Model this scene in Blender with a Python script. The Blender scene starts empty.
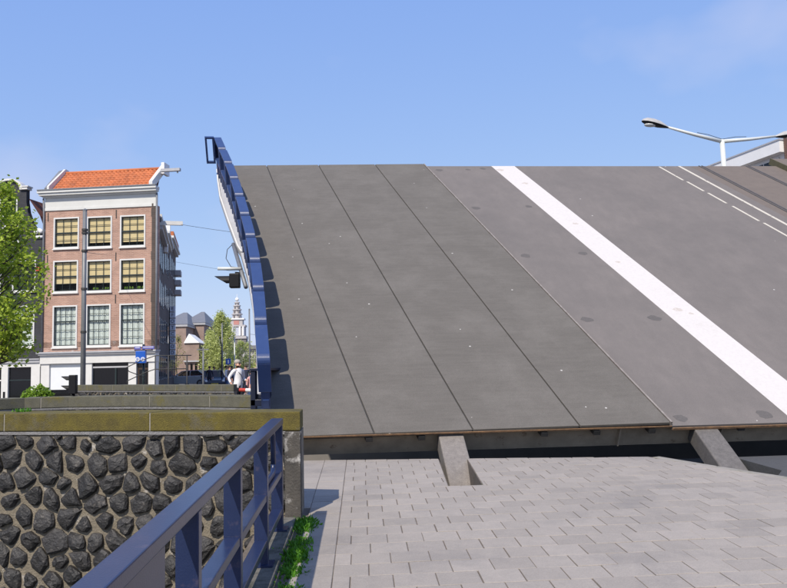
import bpy, bmesh, math, random
from mathutils import Vector, Matrix, noise
R = math.radians
rnd = random.Random(7)
scene = bpy.context.scene
COL = scene.collection
V = Vector

# ------------------------------------------------------------------ camera
EYE = V((0, 0, 1.656))
yaw, pit, rol = R(5.0), R(5.07), R(1.25)
fw = V((math.sin(yaw)*math.cos(pit), math.cos(yaw)*math.cos(pit), math.sin(pit)))
rt = V((math.cos(yaw), -math.sin(yaw), 0)); up = rt.cross(fw)
rt2 = rt*math.cos(rol) - up*math.sin(rol); up2 = up*math.cos(rol) + rt*math.sin(rol)
cam = bpy.data.cameras.new('camera'); camo = bpy.data.objects.new('camera', cam); COL.objects.link(camo)
M = Matrix((rt2, up2, -fw)).transposed().to_4x4(); M.translation = EYE
camo.matrix_world = M
cam.sensor_width = 36.0; cam.lens = 36.0*800/787; cam.clip_start = 0.05; cam.clip_end = 6000
scene.camera = camo

# ------------------------------------------------------------------ light
TOSUN = V((-.303, -.656, .769)).normalized()
world = bpy.data.worlds.new('World'); scene.world = world; world.use_nodes = True
wn = world.node_tree.nodes; wl = world.node_tree.links; wn.clear()
wo = wn.new('ShaderNodeOutputWorld'); bg = wn.new('ShaderNodeBackground'); sky = wn.new('ShaderNodeTexSky')
sky.sky_type = 'NISHITA'; sky.sun_disc = False
sky.sun_elevation = math.asin(TOSUN.z); sky.sun_rotation = math.atan2(TOSUN.x, TOSUN.y)
sky.altitude = 0; sky.air_density = 1.0; sky.dust_density = 0.6; sky.ozone_density = 2.5
# soften the clear-air gradient (thin spring haze): one power curve per channel for the whole sky
sp_ = wn.new('ShaderNodeSeparateColor'); cb_ = wn.new('ShaderNodeCombineColor'); wl.new(sky.outputs[0], sp_.inputs[0])
for i, (g_, k_) in enumerate(((.55, 1.10), (.42, 1.497), (.12, 3.46))):
    pw_ = wn.new('ShaderNodeMath'); pw_.operation = 'POWER'; pw_.inputs[1].default_value = g_
    ml_ = wn.new('ShaderNodeMath'); ml_.operation = 'MULTIPLY'; ml_.inputs[1].default_value = k_
    wl.new(sp_.outputs[i], pw_.inputs[0]); wl.new(pw_.outputs[0], ml_.inputs[0]); wl.new(ml_.outputs[0], cb_.inputs[i])
# thin wisps of cloud
tc = wn.new('ShaderNodeTexCoord'); mp = wn.new('ShaderNodeMapping'); mp.inputs['Scale'].default_value = (1.0, 1.0, 1.7)
mp.inputs['Location'].default_value = (6.5, 7.9, 1.0); mp.inputs['Rotation'].default_value = (0, .35, 0)
cn = wn.new('ShaderNodeTexNoise'); cn.inputs['Scale'].default_value = 2.3; cn.inputs['Detail'].default_value = 5; cn.inputs['Roughness'].default_value = .5
cr = wn.new('ShaderNodeValToRGB'); cr.color_ramp.elements[0].position = .56; cr.color_ramp.elements[1].position = .80
cr.color_ramp.elements[1].color = (.75, .75, .75, 1)
cmix = wn.new('ShaderNodeMixRGB'); cmix.inputs[2].default_value = (3.0, 3.2, 4.2, 1)
wl.new(tc.outputs['Generated'], mp.inputs['Vector']); wl.new(mp.outputs[0], cn.inputs['Vector']); wl.new(cn.outputs['Fac'], cr.inputs[0])
wl.new(cr.outputs[0], cmix.inputs[0]); wl.new(cb_.outputs[0], cmix.inputs[1]); wl.new(cmix.outputs[0], bg.inputs[0])
bg.inputs[1].default_value = 0.15
wl.new(bg.outputs[0], wo.inputs[0])
sun = bpy.data.lights.new('sun', 'SUN'); suno = bpy.data.objects.new('sun', sun); COL.objects.link(suno)
sun.energy = 3.4; sun.angle = R(.53); sun.color = (1.0, .92, .79)
suno.rotation_euler = TOSUN.to_track_quat('Z', 'Y').to_euler()
scene.view_settings.view_transform = 'Standard'; scene.view_settings.look = 'None'
scene.view_settings.exposure = 0.5; scene.view_settings.gamma = 1.0
scene.view_settings.use_curve_mapping = False

# ------------------------------------------------------------------ materials
MATS = {}
def pm(name, c1, c2=None, scale=8.0, rough=.8, bump=0.0, bscale=60.0, metal=0.0, vary=0.0, c3=None, s3=1.5, t3=(.5, .7), spec=.5, stretch=None, fine=0.0, specks=0.0):
    """procedural material: two colours mixed by noise, a third in patches, per-object variation, bump"""
    if name in MATS: return MATS[name]
    m = bpy.data.materials.new(name); m.use_nodes = True
    nt = m.node_tree; n = nt.nodes; l = nt.links
    b = n['Principled BSDF']; b.inputs['Roughness'].default_value = rough; b.inputs['Metallic'].default_value = metal
    b.inputs['Specular IOR Level'].default_value = spec
    if c2 is None: c2 = tuple(x*.8 for x in c1)
    g = n.new('ShaderNodeNewGeometry'); vec = g.outputs['Position']
    if stretch:
        mpn = n.new('ShaderNodeMapping'); mpn.inputs['Scale'].default_value = stretch; l.new(vec, mpn.inputs['Vector']); vec2 = mpn.outputs[0]
    else: vec2 = vec
    t = n.new('ShaderNodeTexNoise'); t.inputs['Scale'].default_value = scale; t.inputs['Detail'].default_value = 6; t.inputs['Roughness'].default_value = .65
    l.new(vec2, t.inputs['Vector'])
    rp = n.new('ShaderNodeValToRGB'); rp.color_ramp.elements[0].position = .3; rp.color_ramp.elements[1].position = .7
    rp.color_ramp.elements[0].color = (*c1, 1); rp.color_ramp.elements[1].color = (*c2, 1)
    l.new(t.outputs['Fac'], rp.inputs[0]); out = rp.outputs[0]
    if c3:
        t3n = n.new('ShaderNodeTexNoise'); t3n.inputs['Scale'].default_value = s3; t3n.inputs['Detail'].default_value = 7; t3n.inputs['Roughness'].default_value = .7
        l.new(vec, t3n.inputs['Vector'])
        r3 = n.new('ShaderNodeValToRGB'); r3.color_ramp.elements[0].position = t3[0]; r3.color_ramp.elements[1].position = t3[1]
        l.new(t3n.outputs['Fac'], r3.inputs[0])
        mx = n.new('ShaderNodeMixRGB'); mx.inputs[2].default_value = (*c3, 1)
        l.new(r3.outputs[0], mx.inputs[0]); l.new(out, mx.inputs[1]); out = mx.outputs[0]
    if fine:
        tf = n.new('ShaderNodeTexNoise'); tf.inputs['Scale'].default_value = 90; tf.inputs['Detail'].default_value = 4; l.new(vec, tf.inputs['Vector'])
        mr = n.new('ShaderNodeMapRange'); mr.inputs['From Min'].default_value = .25; mr.inputs['From Max'].default_value = .75
        mr.inputs['To Min'].default_value = 1-fine; mr.inputs['To Max'].default_value = 1+fine; l.new(tf.outputs['Fac'], mr.inputs[0])
        mf = n.new('ShaderNodeVectorMath'); mf.operation = 'SCALE'; l.new(out, mf.inputs[0]); l.new(mr.outputs[0], mf.inputs['Scale']); out = mf.outputs[0]
    if specks:
        vo = n.new('ShaderNodeTexVoronoi'); vo.inputs['Scale'].default_value = specks; l.new(vec, vo.inputs['Vector'])
        lt_ = n.new('ShaderNodeMath'); lt_.operation = 'LESS_THAN'; lt_.inputs[1].default_value = .018*specks; l.new(vo.outputs['Distance'], lt_.inputs[0])
        sc2 = n.new('ShaderNodeMath'); sc2.operation = 'MULTIPLY'; sc2.inputs[1].default_value = .7; l.new(lt_.outputs[0], sc2.inputs[0])
        mxs = n.new('ShaderNodeMixRGB'); mxs.inputs[2].default_value = (.6, .58, .54, 1); l.new(sc2.outputs[0], mxs.inputs[0]); l.new(out, mxs.inputs[1]); out = mxs.outputs[0]
    if vary:
        oi = n.new('ShaderNodeObjectInfo'); mr = n.new('ShaderNodeMapRange'); mr.inputs['To Min'].default_value = 1-vary; mr.inputs['To Max'].default_value = 1+vary
        l.new(oi.outputs['Random'], mr.inputs[0])
        ms = n.new('ShaderNodeVectorMath'); ms.operation = 'SCALE'; l.new(out, ms.inputs[0]); l.new(mr.outputs[0], ms.inputs['Scale']); out = ms.outputs[0]
    l.new(out, b.inputs['Base Color'])
    if bump:
        tb = n.new('ShaderNodeTexNoise'); tb.inputs['Scale'].default_value = bscale; tb.inputs['Detail'].default_value = 5; l.new(vec, tb.inputs['Vector'])
        bp = n.new('ShaderNodeBump'); bp.inputs['Strength'].default_value = bump; bp.inputs['Distance'].default_value = .02
        l.new(tb.outputs['Fac'], bp.inputs['Height']); l.new(bp.outputs[0], b.inputs['Normal'])
    MATS[name] = m
    return m

def brick_mat(name, c1, c2, mortar, bw=.22, bh=.07, rot=(0, 0, 0), c3=None):
    m = bpy.data.materials.new(name); m.use_nodes = True
    nt = m.node_tree; n = nt.nodes; l = nt.links; b = n['Principled BSDF']; b.inputs['Roughness'].default_value = .9
    g = n.new('ShaderNodeNewGeometry'); mpn = n.new('ShaderNodeMapping'); mpn.inputs['Rotation'].default_value = rot
    l.new(g.outputs['Position'], mpn.inputs['Vector'])
    sp = n.new('ShaderNodeSeparateXYZ'); l.new(mpn.outputs[0], sp.inputs[0]); cb = n.new('ShaderNodeCombineXYZ')
    l.new(sp.outputs['X'], cb.inputs['X']); l.new(sp.outputs['Z'], cb.inputs['Y'])
    br = n.new('ShaderNodeTexBrick'); br.inputs['Scale'].default_value = 1.0; br.inputs['Brick Width'].default_value = bw; br.inputs['Row Height'].default_value = bh
    br.inputs['Mortar Size'].default_value = .008; br.inputs['Color1'].default_value = (*c1, 1); br.inputs['Color2'].default_value = (*c2, 1); br.inputs['Mortar'].default_value = (*mortar, 1)
    l.new(cb.outputs[0], br.inputs['Vector'])
    t = n.new('ShaderNodeTexNoise'); t.inputs['Scale'].default_value = .9; t.inputs['Detail'].default_value = 8; t.inputs['Roughness'].default_value = .7; l.new(g.outputs['Position'], t.inputs['Vector'])
    mr = n.new('ShaderNodeMapRange'); mr.inputs['From Min'].default_value = .3; mr.inputs['From Max'].default_value = .7; mr.inputs['To Min'].default_value = .8; mr.inputs['To Max'].default_value = 1.22
    l.new(t.outputs['Fac'], mr.inputs[0]); ms = n.new('ShaderNodeVectorMath'); ms.operation = 'SCALE'
    l.new(br.outputs['Color'], ms.inputs[0]); l.new(mr.outputs[0], ms.inputs['Scale']); out = ms.outputs[0]
    if c3:
        t3 = n.new('ShaderNodeTexNoise'); t3.inputs['Scale'].default_value = 1.6; t3.inputs['Detail'].default_value = 9; t3.inputs['Roughness'].default_value = .75; l.new(g.outputs['Position'], t3.inputs['Vector'])
        r3 = n.new('ShaderNodeValToRGB'); r3.color_ramp.elements[0].position = .58; r3.color_ramp.elements[1].position = .68; l.new(t3.outputs['Fac'], r3.inputs[0])
        mx = n.new('ShaderNodeMixRGB'); mx.inputs[2].default_value = (*c3, 1); l.new(r3.outputs[0], mx.inputs[0]); l.new(out, mx.inputs[1]); out = mx.outputs[0]
    l.new(out, b.inputs['Base Color'])
    MATS[name] = m
    return m

def glass_mat(name, tint=(.02, .025, .03), through=.5):
    m = bpy.data.materials.new(name); m.use_nodes = True; nt = m.node_tree; n = nt.nodes; l = nt.links
    b = n['Principled BSDF']; b.inputs['Base Color'].default_value = (*tint, 1); b.inputs['Roughness'].default_value = .06
    tr = n.new('ShaderNodeBsdfTransparent'); tr.inputs[0].default_value = (.93, .96, .95, 1); mx = n.new('ShaderNodeMixShader'); mx.inputs[0].default_value = 1-through
    l.new(tr.outputs[0], mx.inputs[1]); l.new(b.outputs[0], mx.inputs[2]); l.new(mx.outputs[0], n['Material Output'].inputs[0])
    MATS[name] = m; return m

def foliage(name, c1, c2):
    m = bpy.data.materials.new(name); m.use_nodes = True; nt = m.node_tree; n = nt.nodes; l = nt.links; b = n['Principled BSDF']
    b.inputs['Roughness'].default_value = .55
    g = n.new('ShaderNodeNewGeometry'); rp = n.new('ShaderNodeValToRGB'); rp.color_ramp.elements[0].color = (*c1, 1); rp.color_ramp.elements[1].color = (*c2, 1)
    l.new(g.outputs['Random Per Island'], rp.inputs[0]); l.new(rp.outputs[0], b.inputs['Base Color'])
    tl = n.new('ShaderNodeBsdfTranslucent'); l.new(rp.outputs[0], tl.inputs[0]); mx = n.new('ShaderNodeMixShader'); mx.inputs[0].default_value = .45
    l.new(b.outputs[0], mx.inputs[1]); l.new(tl.outputs[0], mx.inputs[2]); l.new(mx.outputs[0], n['Material Output'].inputs[0])
    MATS[name] = m; return m

WALKM = pm('anti_slip_coating', (.124, .112, .098), (.104, .094, .082), 5, .9, .25, 130, c3=(.146, .133, .118), s3=1.1, t3=(.45, .75), stretch=(.35, 3.2, 3.2), fine=.2, specks=2.0)
ROADM = pm('road_coating', (.170, .149, .137), (.146, .129, .119), 3, .85, .2, 140, c3=(.128, .114, .106), s3=.55, t3=(.42, .72), stretch=(1.6, .5, .5), fine=.15, specks=1.4)
TRAMM = pm('tram_lane_coating', (.155, .126, .106), (.132, .108, .092), 4, .88, .2, 120, fine=.12)
SPOT = pm('worn_patch', (.088, .080, .077), (.118, .106, .100), 30, .9, .2, 120)
WHITE = pm('road_paint_white', (.585, .55, .53), (.53, .495, .475), 18, .8, .15, 120, c3=(.47, .43, .40), s3=2.5, t3=(.58, .82), fine=.05)
WHITEL = pm('line_paint_white', (.56, .52, .45), (.46, .42, .36), 25, .85, c3=(.20, .175, .155), s3=9, t3=(.58, .66))
STEELDK = pm('dark_steel', (.055, .052, .05), (.03, .03, .03), 6, .6, .1, 50)
RAILST = pm('tram_rail_steel', (.085, .08, .078), (.055, .052, .05), 9, .6, 0, 50)
UNDER = pm('girder_paint', (.42, .35, .26), (.28, .235, .175), 3, .8, .1, 30, c3=(.10, .055, .03), s3=4, t3=(.6, .7))
RUST = pm('rusty_edge', (.30, .17, .085), (.13, .08, .05), 12, .9, .3, 80)
TRIM = pm('edge_angle_steel', (.30, .27, .24), (.18, .15, .13), 10, .6, .1, 80)
FASCIA = pm('fascia_paint', (.44, .44, .46), (.38, .38, .40), 2.5, .55, c3=(.48, .45, .42), s3=3, t3=(.6, .8))
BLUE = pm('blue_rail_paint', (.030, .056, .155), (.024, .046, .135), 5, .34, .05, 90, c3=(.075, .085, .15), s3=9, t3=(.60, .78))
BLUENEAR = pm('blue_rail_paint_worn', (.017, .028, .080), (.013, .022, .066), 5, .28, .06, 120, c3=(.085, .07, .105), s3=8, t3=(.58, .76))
CONC = pm('girder_top_concrete', (.24, .215, .195), (.17, .152, .14), 14, .92, .4, 90, fine=.22)
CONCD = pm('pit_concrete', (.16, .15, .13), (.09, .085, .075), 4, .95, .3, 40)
TILE = pm('paving_tile', (.338, .296, .256), (.296, .262, .228), 7, .88, .25, 160, vary=.09, c3=(.240, .216, .196), s3=.9, t3=(.52, .72), fine=.13)
TILEF = pm('paving_tile_far', (.338, .296, .256), (.290, .257, .224), 5, .88, .25, 160, c3=(.240, .214, .194), s3=.9, t3=(.50, .70), fine=.13)
JOINT = pm('joint_sand', (.175, .140, .115), (.11, .092, .072), 12, .95, .4, 120, c3=(.05, .07, .02), s3=4, t3=(.58, .68))
KERB = pm('kerb_stone', (.33, .30, .26), (.24, .22, .19), 9, .9, .3, 80, c3=(.17, .16, .11), s3=4, t3=(.5, .7))
ASPH = pm('asphalt', (.085, .083, .082), (.06, .06, .06), 20, .9, .4, 150, fine=.2)
BASALT = pm('basalt', (.036, .033, .032), (.016, .0155, .0165), 13, .6, .6, 45, vary=.35, c3=(.11, .098, .088), s3=11, t3=(.56, .72), spec=.55)
MORTAR = pm('mortar', (.235, .200, .150), (.13, .112, .085), 8, .95, .7, 60, c3=(.46, .43, .40), s3=5, t3=(.57, .68))
MOSS = pm('mossy_coping', (.135, .108, .018), (.075, .060, .018), 6, .95, .55, 90, c3=(.105, .095, .075), s3=2.3, t3=(.54, .70), fine=.3)
MOSS2 = pm('mossy_coping_grey', (.125, .118, .088), (.085, .082, .062), 7, .95, .4, 80, c3=(.12, .105, .03), s3=2.6, t3=(.5, .66), fine=.25)
LIME = pm('lime_band', (.46, .45, .45), (.30, .28, .27), 9, .95, .4, 60)
PILLAR = pm('stained_concrete_shaded', (.09, .08, .068), (.045, .041, .038), 7, .95, .5, 50, c3=(.42, .40, .38), s3=6, t3=(.56, .70))  # base colour darkened to hold the railing's shadow; pale stains over it
WATER = pm('canal_water_surface', (.02, .03, .025), (.015, .022, .02), 3, .08, .4, 6)
STREETM = pm('street_paving', (.22, .20, .185), (.17, .16, .15), 1.5, .95)
BRICK = brick_mat('brown_brick', (.42, .245, .180), (.32, .182, .135), (.43, .33, .28), rot=(0, 0, R(11.6)))
BRICKW = brick_mat('brown_brick_patched', (.43, .26, .20), (.33, .19, .15), (.46, .38, .33), rot=(0, 0, R(11.6)), c3=(.52, .47, .44))
BRICKD = brick_mat('dark_painted_brick', (.036, .037, .044), (.048, .049, .056), (.03, .03, .036), rot=(0, 0, R(11.6)))
BRICKR = brick_mat('red_brick', (.16, .075, .055), (.12, .06, .045), (.16, .14, .12))
BRICKS = brick_mat('dark_brick', (.11, .080, .068), (.085, .064, .056), (.12, .11, .1), rot=(0, 0, R(100)))  # darker brown brick for the side walls and the street row
BRICKF = brick_mat('far_brick', (.30, .20, .165), (.26, .175, .145), (.3, .26, .23))
WPAINT = pm('white_timber_paint', (.66, .65, .63), (.60, .59, .57), 3, .5)
CORN = pm('white_cornice_paint', (.62, .62, .60), (.56, .56, .54), 1.5, .55)
GREYP = pm('grey_cornice_paint', (.42, .42, .44), (.36, .36, .38), 3, .6)
ROOFT = pm('orange_pantile', (.56, .175, .062), (.42, .125, .046), 3, .75, vary=.16, c3=(.30, .11, .06), s3=2.2, t3=(.56, .72))
ROOFD = pm('dark_red_pantile', (.22, .075, .045), (.15, .055, .04), 4, .8)
LEAD = pm('lead_grey', (.20, .21, .23), (.14, .15, .17), 4, .6)
DARKG = pm('dark_green_paint', (.018, .03, .03), (.014, .022, .024), 5, .35)
BLIND = pm('cream_blind', (.95, .70, .40), (.90, .64, .36), 6, .9)
CURT = pm('lace_curtain', (.92, .91, .89), (.72, .71, .70), 9, .95)
ROOM = pm('room_dark', (.02, .02, .02), (.014, .014, .014), 2, .9)
SHUT = pm('roller_shutter_white', (.72, .74, .76), (.68, .70, .72), 2, .5)
POLEM = pm('galvanised_pole', (.20, .205, .215), (.15, .155, .165), 6, .5, metal=.2)
POLEW = pm('pale_lamp_pole', (.62, .64, .62), (.54, .56, .55), 4, .45)
BLACK = pm('black_plastic', (.007, .007, .009), (.005, .005, .006), 6, .5, spec=.3)
SIGNB = pm('blue_sign_face', (.012, .11, .52), (.010, .09, .46), 4, .35)
SIGNW = pm('white_sign_face', (.82, .82, .82), (.76, .76, .76), 4, .4)
SIGNG = pm('grey_letter_box', (.72, .75, .85), (.66, .69, .80), 4, .5)
REDP = pm('red_paint', (.55, .05, .03), (.46, .04, .025), 5, .5)
GLASS = glass_mat('window_glass', (.03, .035, .04), .94)
GLASSD = glass_mat('dark_shop_glass', (.006, .007, .008), .35)
CARBLUE = pm('car_paint_dark_blue', (.012, .018, .045), (.010, .015, .04), 3, .18)
CARSIL = pm('car_paint_silver', (.5, .52, .54), (.45, .47, .49), 3, .2, metal=.3)
TYRE = pm('tyre_rubber', (.015, .015, .015), (.02, .02, .02), 9, .9)
CHROME = pm('wheel_metal', (.5, .5, .5), (.4, .4, .4), 9, .3, metal=.8)
SKIN = pm('skin', (.58, .33, .24), (.50, .28, .20), 9, .6)
HAIRG = pm('grey_hair', (.42, .38, .34), (.34, .3, .27), 30, .8)
HAIRB = pm('brown_hair', (.06, .04, .03), (.04, .03, .02), 30, .8)
SHIRTW = pm('white_shirt', (.80, .80, .83), (.70, .70, .75), 8, .9)
TROUS = pm('dark_trousers', (.03, .03, .04), (.02, .02, .03), 8, .9)
PINK = pm('pink_check_shirt', (.62, .20, .20), (.66, .46, .42), 26, .9)
DENIM = pm('denim', (.05, .09, .2), (.04, .07, .16), 20, .9)
NAVYC = pm('navy_jacket', (.02, .025, .05), (.03, .03, .05), 9, .9)
BARK = pm('bark', (.10, .085, .065), (.06, .05, .04), 12, .95, .5, 30)
LEAF1 = foliage('spring_leaf', (.22, .33, .025), (.50, .60, .075))
LEAF2 = foliage('poplar_leaf', (.40, .46, .13), (.62, .66, .28))
LEAF3 = foliage('bush_leaf', (.13, .25, .02), (.30, .45, .05))
LEAF4 = foliage('weed_leaf', (.05, .17, .008), (.13, .34, .02))
LEAF5 = foliage('young_leaf', (.28, .28, .08), (.42, .40, .14))
SLATE = pm('slate_roof', (.20, .20, .21), (.15, .15, .16), 3, .6)
PLAST = pm('white_plaster', (.80, .79, .78), (.74, .73, .72), 2, .8)
FARST = pm('pale_far_stone', (.50, .47, .46), (.40, .38, .38), .12, .9)
FARDK = pm('far_dark_stone', (.20, .18, .18), (.15, .14, .14), .3, .9)
FARRED = pm('far_red_clock', (.50, .24, .21), (.44, .20, .18), .3, .9)
WIRE = pm('cable_black', (.05, .05, .055), (.04, .04, .045), 5, .6)

# ------------------------------------------------------------------ mesh helpers
class MB:
    def __init__(s): s.v = []; s.f = []; s.m = []
    def add(s, vs, fs, mi=0):
        o = len(s.v); s.v += [V(p) for p in vs]; s.f += [tuple(i+o for i in f) for f in fs]; s.m += [mi]*len(fs)
    def box(s, a, b, mi=0, T=None):
        x0, y0, z0 = a; x1, y1, z1 = b
        p = [(x0,y0,z0),(x1,y0,z0),(x1,y1,z0),(x0,y1,z0),(x0,y0,z1),(x1,y0,z1),(x1,y1,z1),(x0,y1,z1)]
        if T: p = [T(*q) for q in p]
        s.add(p, [(0,3,2,1),(4,5,6,7),(0,1,5,4),(1,2,6,5),(2,3,7,6),(3,0,4,7)], mi); return s
    def prism(s, poly, z0, z1, mi=0, T=None):
        """poly: list of (x,y); z0/z1 may be functions of (x,y)"""
        n = len(poly)
        f0 = z0 if callable(z0) else (lambda x, y: z0); f1 = z1 if callable(z1) else (lambda x, y: z1)
        p = [(x, y, f0(x, y)) for x, y in poly] + [(x, y, f1(x, y)) for x, y in poly]
        if T: p = [T(*q) for q in p]
        s.add(p, [tuple(range(n))[::-1], tuple(range(n, 2*n))] + [(i, (i+1) % n, n+(i+1) % n, n+i) for i in range(n)], mi); return s
    def tube(s, pts, r, n=8, mi=0, cap=True):
        pts = [V(p) for p in pts]; rs = r if isinstance(r, (list, tuple)) else [r]*len(pts); rings = []
        prev = None
        for i, p in enumerate(pts):
            d = (pts[min(i+1, len(pts)-1)] - pts[max(i-1, 0)]).normalized()
            if prev is None: a = d.orthogonal().normalized()
            else:
                a = prev - d*prev.dot(d); a = a.normalized() if a.length > 1e-6 else d.orthogonal().normalized()
            prev = a; b = d.cross(a)
            rings.append([p + (a*math.cos(2*math.pi*k/n) + b*math.sin(2*math.pi*k/n))*rs[i] for k in range(n)])
        vs = [q for rg in rings for q in rg]; fs = []
        for i in range(len(pts)-1):
            for k in range(n): fs.append((i*n+k, i*n+(k+1) % n, (i+1)*n+(k+1) % n, (i+1)*n+k))
        if cap: fs.append(tuple(range(n))[::-1]); fs.append(tuple(range((len(pts)-1)*n, len(pts)*n)))
        s.add(vs, fs, mi); return s
    def lathe(s, prof, c, n=12, mi=0, T=None):
        vs = []; fs = []
        for r, z in prof:
            for k in range(n): vs.append((c[0]+r*math.cos(2*math.pi*k/n), c[1]+r*math.sin(2*math.pi*k/n), c[2]+z))
        for i in range(len(prof)-1):
            for k in range(n): fs.append((i*n+k, i*n+(k+1) % n, (i+1)*n+(k+1) % n, (i+1)*n+k))
        fs.append(tuple(range(n))[::-1]); fs.append(tuple(range((len(prof)-1)*n, len(prof)*n)))
        if T: vs = [T(*q) for q in vs]
        s.add(vs, fs, mi); return s
    def ell(s, c, r, nu=12, nv=8, mi=0, T=None):
        pr = []
        for i in range(nv+1):
            a = math.pi*i/nv - math.pi/2
            pr.append((math.cos(a), math.sin(a)))
        vs = []; fs = []
        for cr_, sz in pr:
            for k in range(nu): vs.append((c[0]+r[0]*cr_*math.cos(2*math.pi*k/nu), c[1]+r[1]*cr_*math.sin(2*math.pi*k/nu), c[2]+r[2]*sz))
        for i in range(nv):
            for k in range(nu): fs.append((i*nu+k, i*nu+(k+1) % nu, (i+1)*nu+(k+1) % nu, (i+1)*nu+k))
        if T: vs = [T(*q) for q in vs]
        s.add(vs, fs, mi); return s
    def build(s, name, mats, parent=None, origin=None, smooth=False, bevel=0, angle=None):
        o = V(origin) if origin is not None else (V(parent['_o']) if parent is not None and '_o' in parent else V((0, 0, 0)))
        me = bpy.data.meshes.new(name); me.from_pydata([v-o for v in s.v], [], s.f)
        for m in (mats if isinstance(mats, (list, tuple)) else [mats]): me.materials.append(m)
        if max(s.m, default=0) > 0: me.polygons.foreach_set('material_index', s.m)
        bm = bmesh.new(); bm.from_mesh(me); bmesh.ops.recalc_face_normals(bm, faces=bm.faces); bm.to_mesh(me); bm.free()
        if smooth: me.polygons.foreach_set('use_smooth', [True]*len(me.polygons))
        ob = bpy.data.objects.new(name, me); COL.objects.link(ob)
        if parent is None: ob.location = o
        else: ob.parent = parent
        if parent is None or True: ob['_o'] = tuple(o)
        if bevel:
            bv = ob.modifiers.new('bevel', 'BEVEL'); bv.width = bevel; bv.segments = 2; bv.limit_method = 'ANGLE'; bv.angle_limit = R(40)
        return ob

def tag(o, label, cat, group=None):
    o['label'] = label; o['category'] = cat
    if group: o['group'] = group
    return o
def struct(o): o['kind'] = 'structure'; return o
def stuff(o): o['kind'] = 'stuff'; return o
def thing(name, loc, label, cat, group=None):
    e = bpy.data.objects.new(name, None); COL.objects.link(e); e.location = loc; e['_o'] = tuple(loc); e.empty_display_size = .1
    return tag(e, label, cat, group)

def clip(poly, px, py, nx, ny):
    """keep the side where (p-P).n <= 0"""
    out = []
    for i in range(len(poly)):
        a = poly[i]; b = poly[(i+1) % len(poly)]
        da = (a[0]-px)*nx + (a[1]-py)*ny; db = (b[0]-px)*nx + (b[1]-py)*ny
        if da <= 0: out.append(a)
        if da*db < 0:
            t = da/(da-db); out.append((a[0]+t*(b[0]-a[0]), a[1]+t*(b[1]-a[1])))
    return out
def area(p): return abs(sum(p[i][0]*p[(i+1) % len(p)][1]-p[(i+1) % len(p)][0]*p[i][1] for i in range(len(p))))/2

def proj(p):
    v = V(p)-EYE; z = v.dot(fw)
    return (393.5+800*v.dot(rt2)/z, 294-800*v.dot(up2)/z) if z > .1 else (-9999, -9999)

SL = 0.028
def gz(x, y): return SL*y

# ------------------------------------------------------------------ the setting: water, street, base, pavement, road
struct(MB().prism([(-400, -60), (400, -60), (400, 3500), (-400, 3500)], -2.6, -1.9).build('canal_water', WATER))
# the far bank: street level beyond the canal
struct(MB().prism([(-3.2, 22.2), (40, 20.0), (40, 23), (3000, 800), (3000, 3600), (-3000, 3600), (-3000, 300), (-60, 60), (-30, 44), (-9.5, 28.6), (-2.2, 23.0)], -2.4, .12).build('street', STREETM))
struct(MB().prism([(-25, 16.9), (-6.5, 16.9), (-6.0, 20.5), (-9.0, 27.8), (-25, 40)], -2.4, .10).build('quay_street', STREETM))

# kerb line of the pavement (right side) and its far edge at the bridge pit
FE0, FE1 = (-.45, 11.70), (4.62, 10.95)
KL = [(4.62, 10.95), (4.98, 9.98), (5.42, 8.95), (6.1, 7.6), (7.3, 6.0), (9.0, 4.4)]
SLOT = (1.40, 1.79, 9.27)
fe_n = V((FE1[1]-FE0[1], -(FE1[0]-FE0[0]), 0)); fe_n = -fe_n.normalized()   # points to the pit
def inside_pave(poly):
    poly = clip(poly, FE0[0], FE0[1], fe_n.x, fe_n.y)
    if not poly: return poly
    cyy = sum(q[1] for q in poly)/len(poly)
    for a, b in zip(KL[:-1], KL[1:]):
        if not (b[1] <= cyy <= a[1] or (a is KL[0] and cyy > a[1])): continue
        n = V((-(b[1]-a[1]), b[0]-a[0])).normalized()
        if n.x < 0: n = -n
        if poly: poly = clip(poly, a[0]-.13*n.x, a[1]-.13*n.y, n.x, n.y)
    return poly

base = MB()
def pave_piece(poly, dz0, dz1):
    base.prism(poly, lambda x, y: dz0, lambda x, y: gz(x, y)+dz1)
front = [(-.95, -2.), (9.0, -2.), (9.0, 4.4), (7.3, 6.0), (6.1, 7.6), (5.42, 8.95), (5.27, 9.27), (-.62, 9.27), (-.62, 7.6), (-.95, 2.0)]
pave_piece(front, -2.4, -.007)
yE = lambda x: FE0[1]+(x-FE0[0])*(FE1[1]-FE0[1])/(FE1[0]-FE0[0])
pave_piece([(-.62, 9.27), (SLOT[0], 9.27), (SLOT[0]+.19, yE(SLOT[0]+.19)), (-.62, yE(-.62))], -2.4, -.007)
pave_piece([(SLOT[1], 9.27), (5.27, 9.27), (4.98, 9.98), (4.62, 10.95), (SLOT[1]+.19, yE(SLOT[1]+.19))], -2.4, -.007)
pav = struct(base.build('pavement', JOINT))
# kerb stones
for i, (a, b) in enumerate(zip(KL[:-1], KL[1:])):
    A0, B0 = V((*a, 0)), V((*b, 0)); d = (B0-A0); L = d.length; n = V((d.y, -d.x, 0)).normalized()
    if n.x > 0: n = -n
    k = max(1, round(L/.9))
    for j in range(k):
        p = A0+d*(j/k)+d.normalized()*.006; q = A0+d*((j+1)/k)-d.normalized()*.006
        MB().prism([(p.x, p.y), (q.x, q.y), (q.x+n.x*.125, q.y+n.y*.125), (p.x+n.x*.125, p.y+n.y*.125)], lambda x, y: gz(x, y)-.049, lambda x, y: gz(x, y)+.004).build('kerb_stone', KERB, pav, bevel=.012)

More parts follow.
